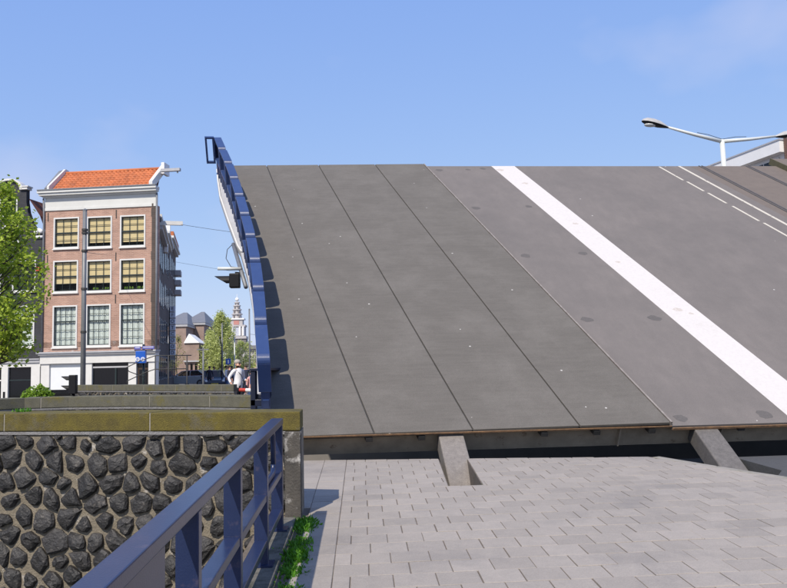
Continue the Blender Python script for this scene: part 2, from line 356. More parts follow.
# paving tiles: .305 m rows, half bond, laid a little askew; a straight border row along the railing
PT = .305; SH = .045
polys = []
def sx(x, y): return x+SH*(y-7.0)
y0 = 5.867-PT*8; row = 0
XB = .085
while y0 < 11.8:
    y1 = y0+PT; xs = []
    g = .0028
    rail = lambda y: -.20
    polys.append([(sx(-.225, y0)+g, y0+g), (sx(XB, y0)-g, y0+g), (sx(XB, y1)-g, y1-g), (sx(-.225, y1)+g, y1-g)])
    if y0 > 8.3: polys.append([(sx(-.60, y0)+g, y0+g), (sx(-.225, y0)-g, y0+g), (sx(-.225, y1)-g, y1-g), (sx(-.60, y1)+g, y1-g)])
    off = .27 if row % 2 == 0 else .1175
    off += rnd.uniform(-.012, .012)
    x = XB; edges = [XB]
    nx = XB+off
    while nx < 9.6: edges.append(nx); nx += PT+rnd.uniform(-.003, .004)
    for a, b in zip(edges[:-1], edges[1:]):
        gg = g*(.75+rnd.random()*1.35)
        polys.append([(sx(a, y0)+gg, y0+g), (sx(b, y0)-gg, y0+g), (sx(b, y1)-gg, y1-g), (sx(a, y1)+gg, y1-g)])
    y0 = y1; row += 1
tiles = []
for p in polys:
    p = inside_pave(p)
    if len(p) < 3 or area(p) < .004: continue
    cy = sum(q[1] for q in p)/len(p)
    if cy < 4.0: continue
    if max(q[1] for q in p) > SLOT[2]+.004:
        l = clip(p, SLOT[0]-.01, 9.27, 1, -.09); r_ = clip(p, SLOT[1]+.012, 9.27, -1, .09); f = clip(p, 0, 9.26, 0, 1)
        mid = max(q[0] for q in p) > SLOT[0] and min(q[0] for q in p) < SLOT[1]+.2
        if mid:
            bk = clip(p, 0, 9.262, 0, -1)
            for part in (clip(bk, SLOT[0]-.01, 9.27, 1, -.09), clip(bk, SLOT[1]+.012, 9.27, -1, .09), f):
                if len(part) > 2 and area(part) > .003: tiles.append(part)
            continue
    tiles.append(p)
def tile_mesh(mb, p, dz, tx, ty):
    cx = sum(q[0] for q in p)/len(p); cy = sum(q[1] for q in p)/len(p); n = len(p); e = .0032
    def zt(x, y): return gz(x, y)+dz+(x-cx)*tx+(y-cy)*ty
    inn = []
    for q in p:
        d = V((cx-q[0], cy-q[1])); L = d.length; d = d/L if L > 1e-6 else d; inn.append((q[0]+d.x*e*1.4, q[1]+d.y*e*1.4))
    vs = [(x, y, gz(x, y)-.048) for x, y in p]+[(x, y, zt(x, y)-e*.8) for x, y in p]+[(x, y, zt(x, y)) for x, y in inn]
    fs = [tuple(range(2*n, 3*n))]
    for lv in (0, n):
        fs += [(lv+i, lv+(i+1) % n, lv+n+(i+1) % n, lv+n+i) for i in range(n)]
    mb.add(vs, fs)
def vis(p):
    q = [proj((x, y, gz(x, y))) for x, y in p]
    return any(-10 < a < 797 and b < 598 for a, b in q)
tiles.sort(key=lambda p: (0 if vis(p) else 1, sum(q[1] for q in p)/len(p)))
rest = MB(); nt = 0
for p in tiles:
    a = (rnd.uniform(-.0022, .0022), rnd.uniform(-.006, .006), rnd.uniform(-.006, .006))
    if nt < 296 and vis(p):
        mb = MB(); tile_mesh(mb, p, *a)
        cx = sum(q[0] for q in p)/len(p); cy = sum(q[1] for q in p)/len(p)
        ob = mb.build('paving_tile', TILE, None, origin=(cx, cy, 0)); ob.parent = pav; nt += 1
    else: tile_mesh(rest, p, *a)
stuff(rest.build('paving_tiles_beyond', TILEF, pav))

# carriageway beside the pavement, 12 cm lower, cut for the second girder
rd = MB()
rd.prism([(5.42, 8.95), (6.1, 7.6), (7.3, 6.0), (9.0, 4.4), (30, 4.4), (30, 11.45), (5.96, 11.45), (5.96, 10.2), (5.3, 9.3)], -2.3, lambda x, y: gz(x, y)-.12)
struct(rd.build('road', ASPH))

# ------------------------------------------------------------------ the raised bridge leaf
al, ph = R(-10.2), R(32.1)
LA = V((1, 0, 0)); LD = V((math.sin(al), math.cos(al)*math.cos(ph), math.cos(al)*math.sin(ph))); LN = V((0, -math.sin(ph), math.cos(ph)))
LP = V((0, math.cos(ph), math.sin(ph)))
LB = V((-.325, 11.70, .725))
def L(u, s, h): return LB+LA*u+LD*s+LN*h
leaf = thing('bridge_leaf', LB, 'raised grey bascule bridge leaf with broad white stripe, tipped up over the paving', 'bridge leaf', 'bridge leaves')
SE = 12.66
def walk_h(u): return -.05+.05*(u+.12)/5.6
def rail_u(s):
    P = [(-1, -.46), (.45, -.37), (1.57, -.28), (2.77, -.18), (3.93, -.11), (5.12, -.07), (6.26, -.065), (7.49, -.07), (8.6, -.08), (9.74, -.12), (10.84, -.18), (11.9, -.235), (13, -.3)]
    for (a, ua), (b, ub) in zip(P[:-1], P[1:]):
        if a <= s <= b: return ua+(ub-ua)*(s-a)/(b-a)
    return P[-1][1]
seams = [-.12, 1.02, 2.47, 4.07, 5.46]
for i in range(4):
    a, b = seams[i]+(.012 if i else 0), seams[i+1]-.012
    lft = [(rail_u(t)-.03, t) for t in (SE+.03, 11, 9, 7, 5, 4, 3, 2, 1, -.02)] if i == 0 else [(a, SE+.03), (a, -.02)]
    MB().prism([(b, -.02), (b, SE+.03)]+lft, lambda u, s: walk_h(u)-.045, lambda u, s: walk_h(u), T=L).build('walkway_panel', WALKM, leaf, bevel=.006)
MB().prism([(-.10, 0), (5.46, 0), (5.46, SE), (-.12, SE)], lambda u, s: walk_h(u)-.085, lambda u, s: walk_h(u)-.028, T=L).build('walkway_bed', STEELDK, leaf)
MB().box((5.462, -.02, -.095), (5.49, SE+.03, .008), T=L).build('edge_angle', TRIM, leaf)
MB().box((-.40, -.032, -.085), (5.49, -.021, -.062), T=L).build('end_trim', RUST, leaf)
MB().box((5.492, -.03, -.13), (13.35, SE, -.06), T=L).build('road_deck', ROADM, leaf)
MB().box((13.352, -.03, -.13), (16.0, SE, -.0602), T=L).build('tram_lane_deck', TRAMM, leaf)
MB().box((5.5, -.045, -.13), (16.0, -.0305, -.095), T=L).build('end_trim', RUST, leaf)
# markings, 4 mm proud
MB().box((7.42, -.03, -.0595), (8.10, SE, -.056), T=L).build('white_stripe', WHITE, leaf)
MB().box((12.98, -.03, -.0595), (13.06, SE, -.056), T=L).build('white_line', WHITEL, leaf)
dashes = [(12.60, 11.37), (11.24, 10.46), (10.31, 9.51), (9.30, 8.25), (8.12, 7.20), (7.02, 6.1), (5.95, 5.0), (4.85, 3.9), (3.75, 2.8), (2.65, 1.7), (1.55, .6)]
for sb, sa in dashes:
    du = .028*(12.6-sb); MB().box((12.36+du, sa, -.0595), (12.42+du, sb, -.056), T=L).build('dash_mark', WHITEL, leaf)
for u in (13.69, 15.125):
    for du in (-.05, .04): MB().box((u+du-.02, -.03, -.0598), (u+du+.02, SE+.02, -.048), T=L).build('tram_rail', RAILST, leaf)
# worn round patches over the bolts
for k, (u0, s0, r0) in enumerate(((5.80, 12.3, .10), (6.63, 12.34, .07), (7.09, 12.43, .09), (5.78, 9.25, .11), (7.16, 9.34, .09), (5.83, 6.29, .11), (7.16, 6.39, .10), (5.79, 3.34, .11), (7.09, 3.35, .12), (5.73, .16, .10), (7.09, .19, .12))):
    pl = [(u0+r0*math.cos(t*math.pi/6)*(1+.18*math.sin(t*2.3+k)), s0+r0*.9*math.sin(t*math.pi/6)*(1+.15*math.sin(t*1.7+2*k))) for t in range(12)]
    MB().prism(pl, -.0598, -.0585, T=L).build('worn_patch', SPOT, leaf)
for u0, s0, r0 in ((7.80, 11.13, .09), (7.55, 12.3, .11), (7.81, 8.15, .07), (7.70, 5.9, .06), (7.73, 3.67, .09), (7.9, 3.5, .05)):
    pl = [(u0+r0*math.cos(t*math.pi/6)*(1+.25*math.sin(t*2.7+s0)), s0+r0*.8*math.sin(t*math.pi/6)*(1+.3*math.sin(t*3.1+s0))) for t in range(12)]
    MB().prism(pl, -.0559, -.0552, T=L).build('worn_patch', pm('stripe_grime', (.38, .33, .29), (.55, .50, .47), 20, .9), leaf)
# steelwork under the deck
for (x0, x1, m) in ((1.65, 2.02, CONC), (5.53, 5.90, pm('girder_top_dark', (.155, .142, .135), (.10, .092, .088), 14, .9, .4, 90, fine=.22))):
    def G(a, b, c): return V((a, LB.y, LB.z))+LP*b+LN*c
    o = MB().prism([(x0, -3.3), (x1, -3.3), (x1, 11.0), (x0, 11.0)], -.42, -.135, T=G).build('main_girder', m, leaf, bevel=.02)
for (x0, x1) in ((8.6, 9.1), (12.2, 12.7)):
    MB().prism([(x0, -.5), (x1, -.5), (x1, 9.6), (x0, 9.6)], -.75, -.135, T=G).build('main_girder', UNDER, leaf)
o = MB()
o.box((-.1, .10, -.46), (16, .125, -.14), T=L); o.box((-.1, .10, -.49), (16, .30, -.461), T=L)
o.build('end_cross_girder', UNDER, leaf)
for u in (4.75, 6.35, 7.6):
    MB().box((u-.012, .04, -.459), (u+.012, .0995, -.14), T=L).build('stiffener', UNDER, leaf)
for u in (.95, 1.72, 3.55, 4.35, 5.2, 6.6):
    MB().box((u-.05, -.03, -.19), (u+.05, .09, -.12), T=L).build('bolt_bracket', STEELDK, leaf)
for s0 in (2.0, 4.0, 6.0, 8.0, 10.0, 12.3):
    MB().box((-.1, s0, -.6), (16, s0+.03, -.14), T=L).build('cross_girder', UNDER, leaf)
# fascia along the left edge
fo = [(.0, -.66), (1.4, -.50), (2.9, -.36), (4.1, -.29), (5.3, -.25), (6.6, -.27), (6.9, -.32), (8.4, -.40), (10.1, -.47), (11.4, -.44), (12.3, -.40)]
MB().prism([(-.435, 0.0)]+[(u, s) for s, u in fo]+[(-.27, 12.4), (-.13, 10), (-.11, 8), (-.10, 6), (-.14, 4), (-.29, 2)], -.17, -.06, T=L).build('side_fascia', FASCIA, leaf)
# a rim on the outer border of the wide part
o = MB()
for (s0, u0), (s1, u1) in zip(fo[5:-1], fo[6:]):
    o.prism([(u0, s0), (u0+.035, s0), (u1+.035, s1), (u1, s1)], -.055, -.02, T=L)
o.build('fascia_rim', WPAINT, leaf)
# railing panels on the leaf: boxy top rail with rounded ends on a plate with slots
for k in range(10):
    s0 = .45+1.158*k; s1 = s0+1.06; W = .19; r = .13; Htop = 1.0
    ua, ub = rail_u(s0), rail_u(s1)
    def P3(w, s, h): return L(ua+(ub-ua)*(s-s0)/(s1-s0)-w, s, h)
    # outline of the panel in (s,h), rounded upper corners
    def outline(e):
        a, b, t, bt = s0+e, s1-e, Htop-e, .40+e; q = max(r-e, .02)
        pts = [(a, bt), (b, bt)]
        for i in range(7): an = i*math.pi/12; pts.append((b-q+q*math.cos(an), t-q+q*math.sin(an)))
        for i in range(7): an = math.pi/2+i*math.pi/12; pts.append((a+q+q*math.cos(an), t-q+q*math.sin(an)))
        return pts
    oo, ii = outline(0), outline(.045); n = len(oo); mb = MB()
    vs = [P3(0, *p) for p in oo]+[P3(W, *p) for p in oo]+[P3(0, *p) for p in ii]+[P3(W, *p) for p in ii]
    fs = []
    for i in range(n):
        j = (i+1) % n
        fs += [(i, j, n+j, n+i), (2*n+i, 3*n+i, 3*n+j, 2*n+j), (i, 2*n+i, 2*n+j, j), (n+i, n+j, 3*n+j, 3*n+i)]
    mb.add(vs, fs); pn = mb.build('railing_panel', BLUE, leaf, bevel=.008)
    MB().prism([(s0+.05, .45), (s1-.05, .45), (s1-.05, .95), (s0+.05, .95)], .085, .105, T=lambda a, b, c: P3(c, a, b)).build('infill_plate', BLUE, pn)
    for sp in (s0+.02, s0+.36, s0+.70, s1-.08):
        MB().box((.03, sp, -.10), (.16, sp+.07, .42), T=P3).build('foot', BLUE, pn)
    MB().box((.05, s0, .12), (.14, s1, .26), T=P3).build('lower_rail', BLUE, pn)
# open end frames hung outside both ends of the railing
def frame_mesh(c0, ax, ay, w, h, t, d, dep):
    mb = MB()
    def T(a, b, c): return c0+ax*a+ay*b+d*c
    mb.box((0, 0, 0), (t, h, dep), T=T); mb.box((w-t, 0, 0), (w, h, dep), T=T); mb.box((t, 0, 0), (w-t, t, dep), T=T); mb.box((t, h-t, 0), (w-t, h, dep), T=T)
    return mb
frame_mesh(L(-.66, 11.75, .30), LA, LN, .24, .72, .05, LD, .10).build('end_frame', BLUE, leaf)

# second, slightly higher leaf beyond the tram lane
leaf2 = thing('bridge_leaf', L(16.1, 0, .1), 'neighbouring brown bridge leaf edge at the right border, standing proud of the tram lane', 'bridge leaf', 'bridge leaves')
MB().box((16.06, 0, -.1), (22, 13.0, .06), T=L).build('walkway_panel', TRAMM, leaf2)
MB().box((16.03, 0, -.12), (16.055, 13.0, .075), T=L).build('edge_angle', pm('olive_edge', (.12, .11, .06), (.08, .07, .04), 6, .9), leaf2)

# the pit under the leaf
pit = MB()
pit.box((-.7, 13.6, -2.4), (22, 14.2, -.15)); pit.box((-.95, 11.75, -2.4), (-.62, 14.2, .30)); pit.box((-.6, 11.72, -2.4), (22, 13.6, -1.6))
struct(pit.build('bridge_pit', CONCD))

# ------------------------------------------------------------------ navigation signal on the leaf's outer side
Q = L(-.40, 5.6, .02)
sig = thing('signal_lamp', Q, 'black hooded signal lamp on a grey tube beside the blue leaf railing', 'signal lamp')
MB().tube([L(-.39, 7.0, -.03), L(-.33, 4.85, -.03)], .042, 10).build('mounting_tube', POLEM, sig, smooth=True)
c = L(-.40, 5.6, .02)
MB().tube([c+V((.05, 0, .0)), c+V((-.42, 0, .01))], .035, 10).build('horn_tube', POLEW, sig, smooth=True)
cb = c+V((-.07, -.02, -.24))
MB().box(tuple(cb+V((-.11, -.1, -.15))), tuple(cb+V((.10, .12, .14)))).build('lamp_housing', BLACK, sig, bevel=.02)
def hood(c, r, ln, dirx=-1, n=10):
    mb = MB(); vs = []; fs = []
    for i in range(n+1):
        a = -math.radians(20)+math.radians(220)*i/n
        y, z = r*math.cos(a), r*math.sin(a); l2 = ln*(.25+.75*max(0, (z/r+.35)/1.35))
        for rr, dx in ((1, 0), (1, l2), (.92, 0), (.92, l2)): vs.append(c+V((dirx*dx, y*rr, z*rr)))
    for i in range(n):
        a = i*4; b = a+4
        fs += [(a, a+1, b+1, b), (a+2, b+2, b+3, a+3), (a+1, a+3, b+3, b+1), (a, b, b+2, a+2)]
    mb.add(vs, fs); return mb
hood(cb+V((-.11, 0, -.01)), .105, .30).build('visor', BLACK, sig, smooth=False)
MB().box(tuple(cb+V((.0, -.03, .14))), tuple(cb+V((.18, .03, .17)))).build('bracket_arm', BLACK, sig)
MB().tube([L(-.40, 6.95, .0), L(-.40, 6.95, .0)+V((-.12, 0, -.12)), L(-.40, 6.3, 0)+V((-.2, 0, -.05)), L(-.4, 5.8, 0)+V((-.14, 0, -.02)), L(-.4, 5.7, 0)], .008, 6).build('cable', WIRE, sig, smooth=True)

# fixed blue railing end on the abutment
def atY(x, y, Y):
    d = fw+rt2*((x-393.5)/800)-up2*((y-294)/800); return EYE+d*(Y/d.y)
BLUESHADE = pm('blue_rail_paint_shaded', (.010, .014, .035), (.008, .011, .028), 5, .4)  # railing blue darkened: the frame's shade is put into its colour
fr = thing('railing_end', (-1.0, 12.3, .33), 'dark blue open railing frame at the foot of the raised leaf', 'railing')
p0 = V((-1.115, 12.2, .33)); dv = V((.16, .75, 0))
def FR(a, b, c): return p0+dv.normalized()*b+V((a, 0, c))
MB().box((0, 0, .0), (.075, .10, 1.28), T=FR).build('post', BLUESHADE, fr, bevel=.008)
MB().box((.02, 1.25, .0), (.095, 1.35, 1.28), T=FR).build('post', BLUESHADE, fr, bevel=.008)
MB().box((-.01, -.02, 1.281), (.17, 1.37, 1.325), T=FR).build('top_rail', BLUESHADE, fr, bevel=.008)
MB().box((.0, .09, .86), (.16, 1.34, .93), T=FR).build('middle_rail', BLUESHADE, fr, bevel=.008)
MB().box((.14, .2, .0), (.20, .42, 1.27), T=FR).build('post', BLUESHADE, fr, bevel=.008)
MB().box((.085, .3, .95), (.135, .33, 1.26), T=FR).build('infill_plate', BLUESHADE, fr)
MB().box((.0, .0, .76), (.20, .08, .855), T=FR).build('lower_rail', BLUESHADE, fr, bevel=.008)

# ------------------------------------------------------------------ basalt parapet walls
def voronoi(x0, x1, z0, z1, sp, rng, keep=lambda x, z: True):
    pts = []; r = 0; z = z0-sp
    while z < z1+sp:
        x = x0-sp+(.5*sp if r % 2 else 0)
        while x < x1+sp:
            pts.append((x+rng.uniform(-.34, .34)*sp, z+rng.uniform(-.30, .30)*sp)); x += sp*1.06
        z += sp*.86; r += 1
    cells = []
    for i, p in enumerate(pts):
        poly = [(x0, z0), (x1, z0), (x1, z1), (x0, z1)]
        if not (x0-sp*.5 < p[0] < x1+sp*.5 and z0-sp*.5 < p[1] < z1+sp*.5): continue
        for j, q in enumerate(pts):
            if i == j or abs(q[0]-p[0]) > 2.6*sp or abs(q[1]-p[1]) > 2.6*sp: continue
            poly = clip(poly, (p[0]+q[0])/2, (p[1]+q[1])/2, q[0]-p[0], q[1]-p[1])
            if len(poly) < 3: break
        if len(poly) >= 3 and area(poly) > .12*sp*sp: cells.append(poly)
    return cells
def stone(mb, poly, T, rng, gap=.011, proud=.04, seg=2):
    cx = sum(p[0] for p in poly)/len(poly); cz = sum(p[1] for p in poly)/len(poly)
    # resample the outline, knock the corners off
    pts = []; n = len(poly)
    for i in range(n):
        a = V(poly[i]); b = V(poly[(i+1) % n]); Ln = (b-a).length
        if Ln < .02: continue
        kk = max(1, min(3, int(Ln/.075)))
        for j in range(kk): pts.append(a.lerp(b, .16+.68*(j+.5*(kk == 1))/max(1, kk-.999) if kk > 1 else .5))
        if kk == 1: pts.append(a.lerp(b, .86))
    if len(pts) < 4: return False
    seen = []
    C = V((cx, cz)); ang = sorted(pts, key=lambda p: math.atan2(p.y-cz, p.x-cx))
    shr = rng.uniform(.90, 1.0) if rng.random() < .82 else rng.uniform(.66, .85)
    ph_ = rng.uniform(0, 9)
    def ring(f, d, jit):
        out = []
        for i, p in enumerate(ang):
            v = p-C; l_ = v.length; fac = max(.2, (l_*shr-gap)/l_)*f*(1+.06*math.sin(i*2.3+ph_))
            q = C+v*fac; nz = noise.noise(V((q.x*9, q.y*9, ph_)))
            out.append((q.x+rng.uniform(-jit, jit), q.y+rng.uniform(-jit, jit), d+nz*.018*(d > 0)))
        return out
    tilt = (rng.uniform(-.18, .18), rng.uniform(-.18, .18))
    rings = [ring(1.0, -.02, .0), ring(1.0, proud*.45, .003), ring(.80, proud*.95, .008), ring(.42, proud*1.15, .014)]
    m = len(ang); vs = []
    for rg in rings: vs += [T(x, z, d+(x-cx)*tilt[0]+(z-cz)*tilt[1]) for x, z, d in rg]
    vs.append(T(cx+rng.uniform(-.02, .02), cz+rng.uniform(-.02, .02), proud*1.15+rng.uniform(-.012, .016)))
    fs = []
    for r_ in range(3):
        for i in range(m): fs.append((r_*m+i, r_*m+(i+1) % m, (r_+1)*m+(i+1) % m, (r_+1)*m+i))
    for i in range(m): fs.append((3*m+i, 3*m+(i+1) % m, 4*m))
    mb.add(vs, fs); return True

def parapet(name, pts, ztop, zbot, depth, label, joints, copmat, singly, sp, rng, cop_t=.19, over=.045, band=True):
    """pts: plan polyline of the face from right to left; coping blocks, mortar core, stones as parts"""
    root = thing(name, (pts[0][0], pts[0][1], 0), label, 'wall', 'mossy basalt parapet walls')
    segs = []; tot = 0
    for a, b in zip(pts[:-1], pts[1:]):
        a, b = V((*a, 0)), V((*b, 0)); segs.append((tot, a, (b-a).normalized(), (b-a).length)); tot += (b-a).length
    def at(s):
        for t0, a, d, ln in segs:
            if s <= t0+ln+1e-6: return a+d*(s-t0), d
        return a+d*(s-t0), d
    def face(s, z, d):       # d = out of the wall towards the viewer
        p, dr = at(s); nrm = V((-dr.y, dr.x, 0));
        if nrm.y > 0: nrm = -nrm
        if s < .03: p = p+dr*(-(nrm.x*d)/dr.x)*.92
        return p+nrm*d+V((0, 0, z))
    zc = ztop-cop_t
    # core
    mb = MB(); ss = sorted(set([0, tot]+[sg[0] for sg in segs[1:]]))
    for a, b in zip(ss[:-1], ss[1:]):
        e = 1e-4
        vs = [face(a+e, zbot, 0), face(b-e, zbot, 0), face(b-e, zc, 0), face(a+e, zc, 0), face(a+e, zbot, -depth), face(b-e, zbot, -depth), face(b-e, zc, -depth), face(a+e, zc, -depth)]
        mb.add(vs, [(0,1,2,3),(7,6,5,4),(0,4,5,1),(1,5,6,2),(2,6,7,3),(3,7,4,0)])
    mb.build('mortar_core', MORTAR, root)
    if band:
        mb = MB()
        for a, b in zip(ss[:-1], ss[1:]):
            e = 1e-4; z0, z1 = zc-.035, zc-.003
            vs = [face(a+e, z0, .02), face(b-e, z0, .02), face(b-e, z1, .035), face(a+e, z1, .035), face(a+e, z0, -.01), face(b-e, z0, -.01), face(b-e, z1, -.01), face(a+e, z1, -.01)]
            mb.add(vs, [(0,1,2,3),(7,6,5,4),(0,4,5,1),(1,5,6,2),(2,6,7,3),(3,7,4,0)])
        mb.build('lime_band', LIME, root)
    js = [0]+joints+[tot]
    for a, b in zip(js[:-1], js[1:]):
        mb = MB(); br = [a+.006]+[t for t in ss if a+.05 < t < b-.05]+[b-.006]
        dz = rng.uniform(-.004, .004)
        for i, (p, q) in enumerate(zip(br[:-1], br[1:])):
            vs = []
            e = 1e-4
            for z, d0, d1 in ((zc+.002, over, -depth-over), (ztop+dz, over, -depth-over)):
                vs += [face(p+e, z, d0), face(q-e, z, d0), face(q-e, z, d1), face(p+e, z, d1)]
            mb.add(vs, [(0,1,2,3),(4,7,6,5),(0,4,5,1),(1,5,6,2),(2,6,7,3),(3,7,4,0)])
        mb.build('coping_stone', copmat, root, bevel=.012)
        if b < tot-.01:
            MB().add([], [])
    jm = MB()
    for j in joints:
        vs = [face(j-.006, zc+.004, over-.006), face(j+.006, zc+.004, over-.006), face(j+.006, ztop-.006, over-.006), face(j-.006, ztop-.006, over-.006), face(j-.006, zc+.004, -depth), face(j+.006, zc+.004, -depth), face(j+.006, ztop-.006, -depth), face(j-.006, ztop-.006, -depth)]
        jm.add(vs, [(0,1,2,3),(7,6,5,4),(0,4,5,1),(1,5,6,2),(2,6,7,3),(3,7,4,0)])
    if joints: jm.build('coping_joint', KERB, root)
    cells = voronoi(.02, tot, zbot, zc-.03, sp, rng)
    if singly:
        cells.sort(key=lambda c: -max(p[1] for p in c))
        for c_ in cells:
            mb = MB()
            if stone(mb, c_, face, rng, proud=.045*sp/.2):
                cx = sum(p[0] for p in c_)/len(c_); cz = sum(p[1] for p in c_)/len(c_)
                o = mb.build('stone', BASALT, None, origin=face(cx, cz, 0)); o.parent = root; o.matrix_parent_inverse = Matrix.Translation(-root.location)
    else:
        mb = MB()
        for c_ in cells: stone(mb, c_, face, rng, proud=.03)
        stuff(mb.build('stone_facing', BASALT, root))
    return root

r1 = random.Random(21)
w1 = parapet('parapet_wall', [(-.24, 7.98), (-4.6, 9.42)], 1.225, -1.05, .42, 'nearest rough basalt wall with mossy yellow coping behind the blue railing', [1.62, 3.35], MOSS, True, .232, r1)
# pillar closing the wall beside the pavement
MB().prism([(-.40, 7.92), (-.245, 7.87), (-.245, 8.34), (-.40, 8.40)], -.3, 1.032).build('end_pillar', PILLAR, w1, bevel=.01)
r2 = random.Random(5)
parapet('parapet_wall', [(-1.10, 12.95), (-2.3, 14.0), (-3.6, 14.75), (-4.6, 15.0), (-5.35, 14.9), (-5.8, 14.5), (-6.2, 13.9)], 1.212, -1.6, .40, 'curved basalt wall with mossy coping between the nearest wall and the far quay', [1.05, 2.45, 4.6, 5.9], MOSS2, False, .22, r2)
r3 = random.Random(9)
parapet('parapet_wall', [(-2.55, 22.95), (-5.2, 25.4), (-8.75, 28.7)], 1.205, -1.6, .40, 'farthest low stone wall in front of the brick corner house', [.5, 2.6, 4.2, 5.9, 7.4], MOSS2, False, .24, r3)

# ------------------------------------------------------------------ near blue railing
def rx(y): return -.43-.046*(7.3-y)
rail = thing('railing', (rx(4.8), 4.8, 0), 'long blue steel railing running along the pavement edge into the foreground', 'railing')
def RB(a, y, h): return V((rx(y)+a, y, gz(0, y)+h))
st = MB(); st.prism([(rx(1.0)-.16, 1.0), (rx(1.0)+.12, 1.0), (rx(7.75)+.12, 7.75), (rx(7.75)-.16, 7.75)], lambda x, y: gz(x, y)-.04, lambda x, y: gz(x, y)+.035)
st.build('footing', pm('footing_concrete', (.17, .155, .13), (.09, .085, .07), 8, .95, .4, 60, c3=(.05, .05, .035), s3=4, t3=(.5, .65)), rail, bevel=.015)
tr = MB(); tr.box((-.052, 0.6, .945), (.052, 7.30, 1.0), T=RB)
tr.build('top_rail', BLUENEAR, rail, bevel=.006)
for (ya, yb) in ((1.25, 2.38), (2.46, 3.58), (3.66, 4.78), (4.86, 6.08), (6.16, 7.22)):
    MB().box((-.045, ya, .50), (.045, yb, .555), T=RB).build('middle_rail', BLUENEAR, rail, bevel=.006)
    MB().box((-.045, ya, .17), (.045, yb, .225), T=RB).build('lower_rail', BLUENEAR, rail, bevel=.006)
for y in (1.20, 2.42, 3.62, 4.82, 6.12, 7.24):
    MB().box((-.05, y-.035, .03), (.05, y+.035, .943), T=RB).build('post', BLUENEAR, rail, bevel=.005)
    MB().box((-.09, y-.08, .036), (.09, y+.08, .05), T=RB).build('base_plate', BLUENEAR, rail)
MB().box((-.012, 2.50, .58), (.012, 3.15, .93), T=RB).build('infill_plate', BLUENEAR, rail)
# rounded loop in the last bay
lp = MB(); pts = []
for i in range(24):
    a = 2*math.pi*i/24; cx_, cz_ = (.22 if math.cos(a) > 0 else -.22), (.11 if math.sin(a) > 0 else -.11)
    pts.append(RB(0, 6.62+cx_+.1*math.cos(a), .755+cz_+.07*math.sin(a)))
pts.append(pts[0]); lp.tube(pts, .022, 8); lp.build('loop', BLUENEAR, rail, smooth=True)

# weeds at the foot of the railing
wd = MB(); rw = random.Random(3)
def blade(mb, p, d, l, w):
    side = d.cross(V((rw.uniform(-1, 1), rw.uniform(-1, 1), .3))).normalized()*w
    mid = p+d*l*.55+V((0, 0, -.01)); tip = p+d*l+V((0, 0, -.25*l))
    mb.add([p-side*.4, p+side*.4, mid+side, mid-side, tip], [(0, 1, 2, 3), (3, 2, 4)])
for i in range(2600):
    t = rw.random(); y = 5.2+2.55*t
    dens = .5+.5*math.sin(y*5.1)+.35*math.sin(y*13.7+1); 
    if rw.random() > .35+.65*dens: continue
    x = -.275+.04*(y-5.6)+rw.gauss(0, .045)
    d = V((rw.uniform(-.8, .8), rw.uniform(-.8, .8), 1)).normalized()
    blade(wd, V((x, y, gz(x, y)-.01)), d, rw.uniform(.03, .10)*(.6+.5*dens), rw.uniform(.005, .012))
stuff(tag(wd.build('weeds', LEAF4), 'green weeds growing along the foot of the blue railing', 'weeds'))

# tuft on the near coping
tf = MB()
for i in range(60):
    p = V((-3.35+rw.gauss(0, .05), 9.32+rw.gauss(0, .03), 1.22)); blade(tf, p, V((rw.uniform(-.7, .7), rw.uniform(-.5, .5), 1)).normalized(), rw.uniform(.04, .09), .006)
stuff(tag(tf.build('weeds', LEAF4), 'small grass tuft on top of the nearest wall', 'weeds'))

# ------------------------------------------------------------------ corner house
SC = 1.15
th = R(11.6)
HT = V((math.cos(th), -math.sin(th), 0)); HI = V((math.sin(th), math.cos(th), 0))
H0 = V((EYE.x+(-8.15)*SC, 40.0*SC, 0))
def zz(z): return EYE.z+(z-EYE.z)*SC
def HF(a, b, z): return H0+HT*(a*SC)+HI*b+V((0, 0, zz(z)))
def wall_open(mb, a0, a1, z0, z1, ops, th_, F, b0=0, mi=0):
    xs = sorted(set([a0, a1]+[v for o in ops for v in (o[0], o[1])])); zs = sorted(set([z0, z1]+[v for o in ops for v in (o[2], o[3])]))
    for x, x2 in zip(xs[:-1], xs[1:]):
        run = None
        for z, z2 in zip(zs[:-1], zs[1:]):
            cx, cz = (x+x2)/2, (z+z2)/2
            hit = any(o[0] < cx < o[1] and o[2] < cz < o[3] for o in ops)
            if not hit:
                run = (run[0], z2) if run else (z, z2)
            if hit and run: mb.box((x, b0, run[0]), (x2, b0+th_, run[1]), mi, T=F); run = None
        if run: mb.box((x, b0, run[0]), (x2, b0+th_, run[1]), mi, T=F)
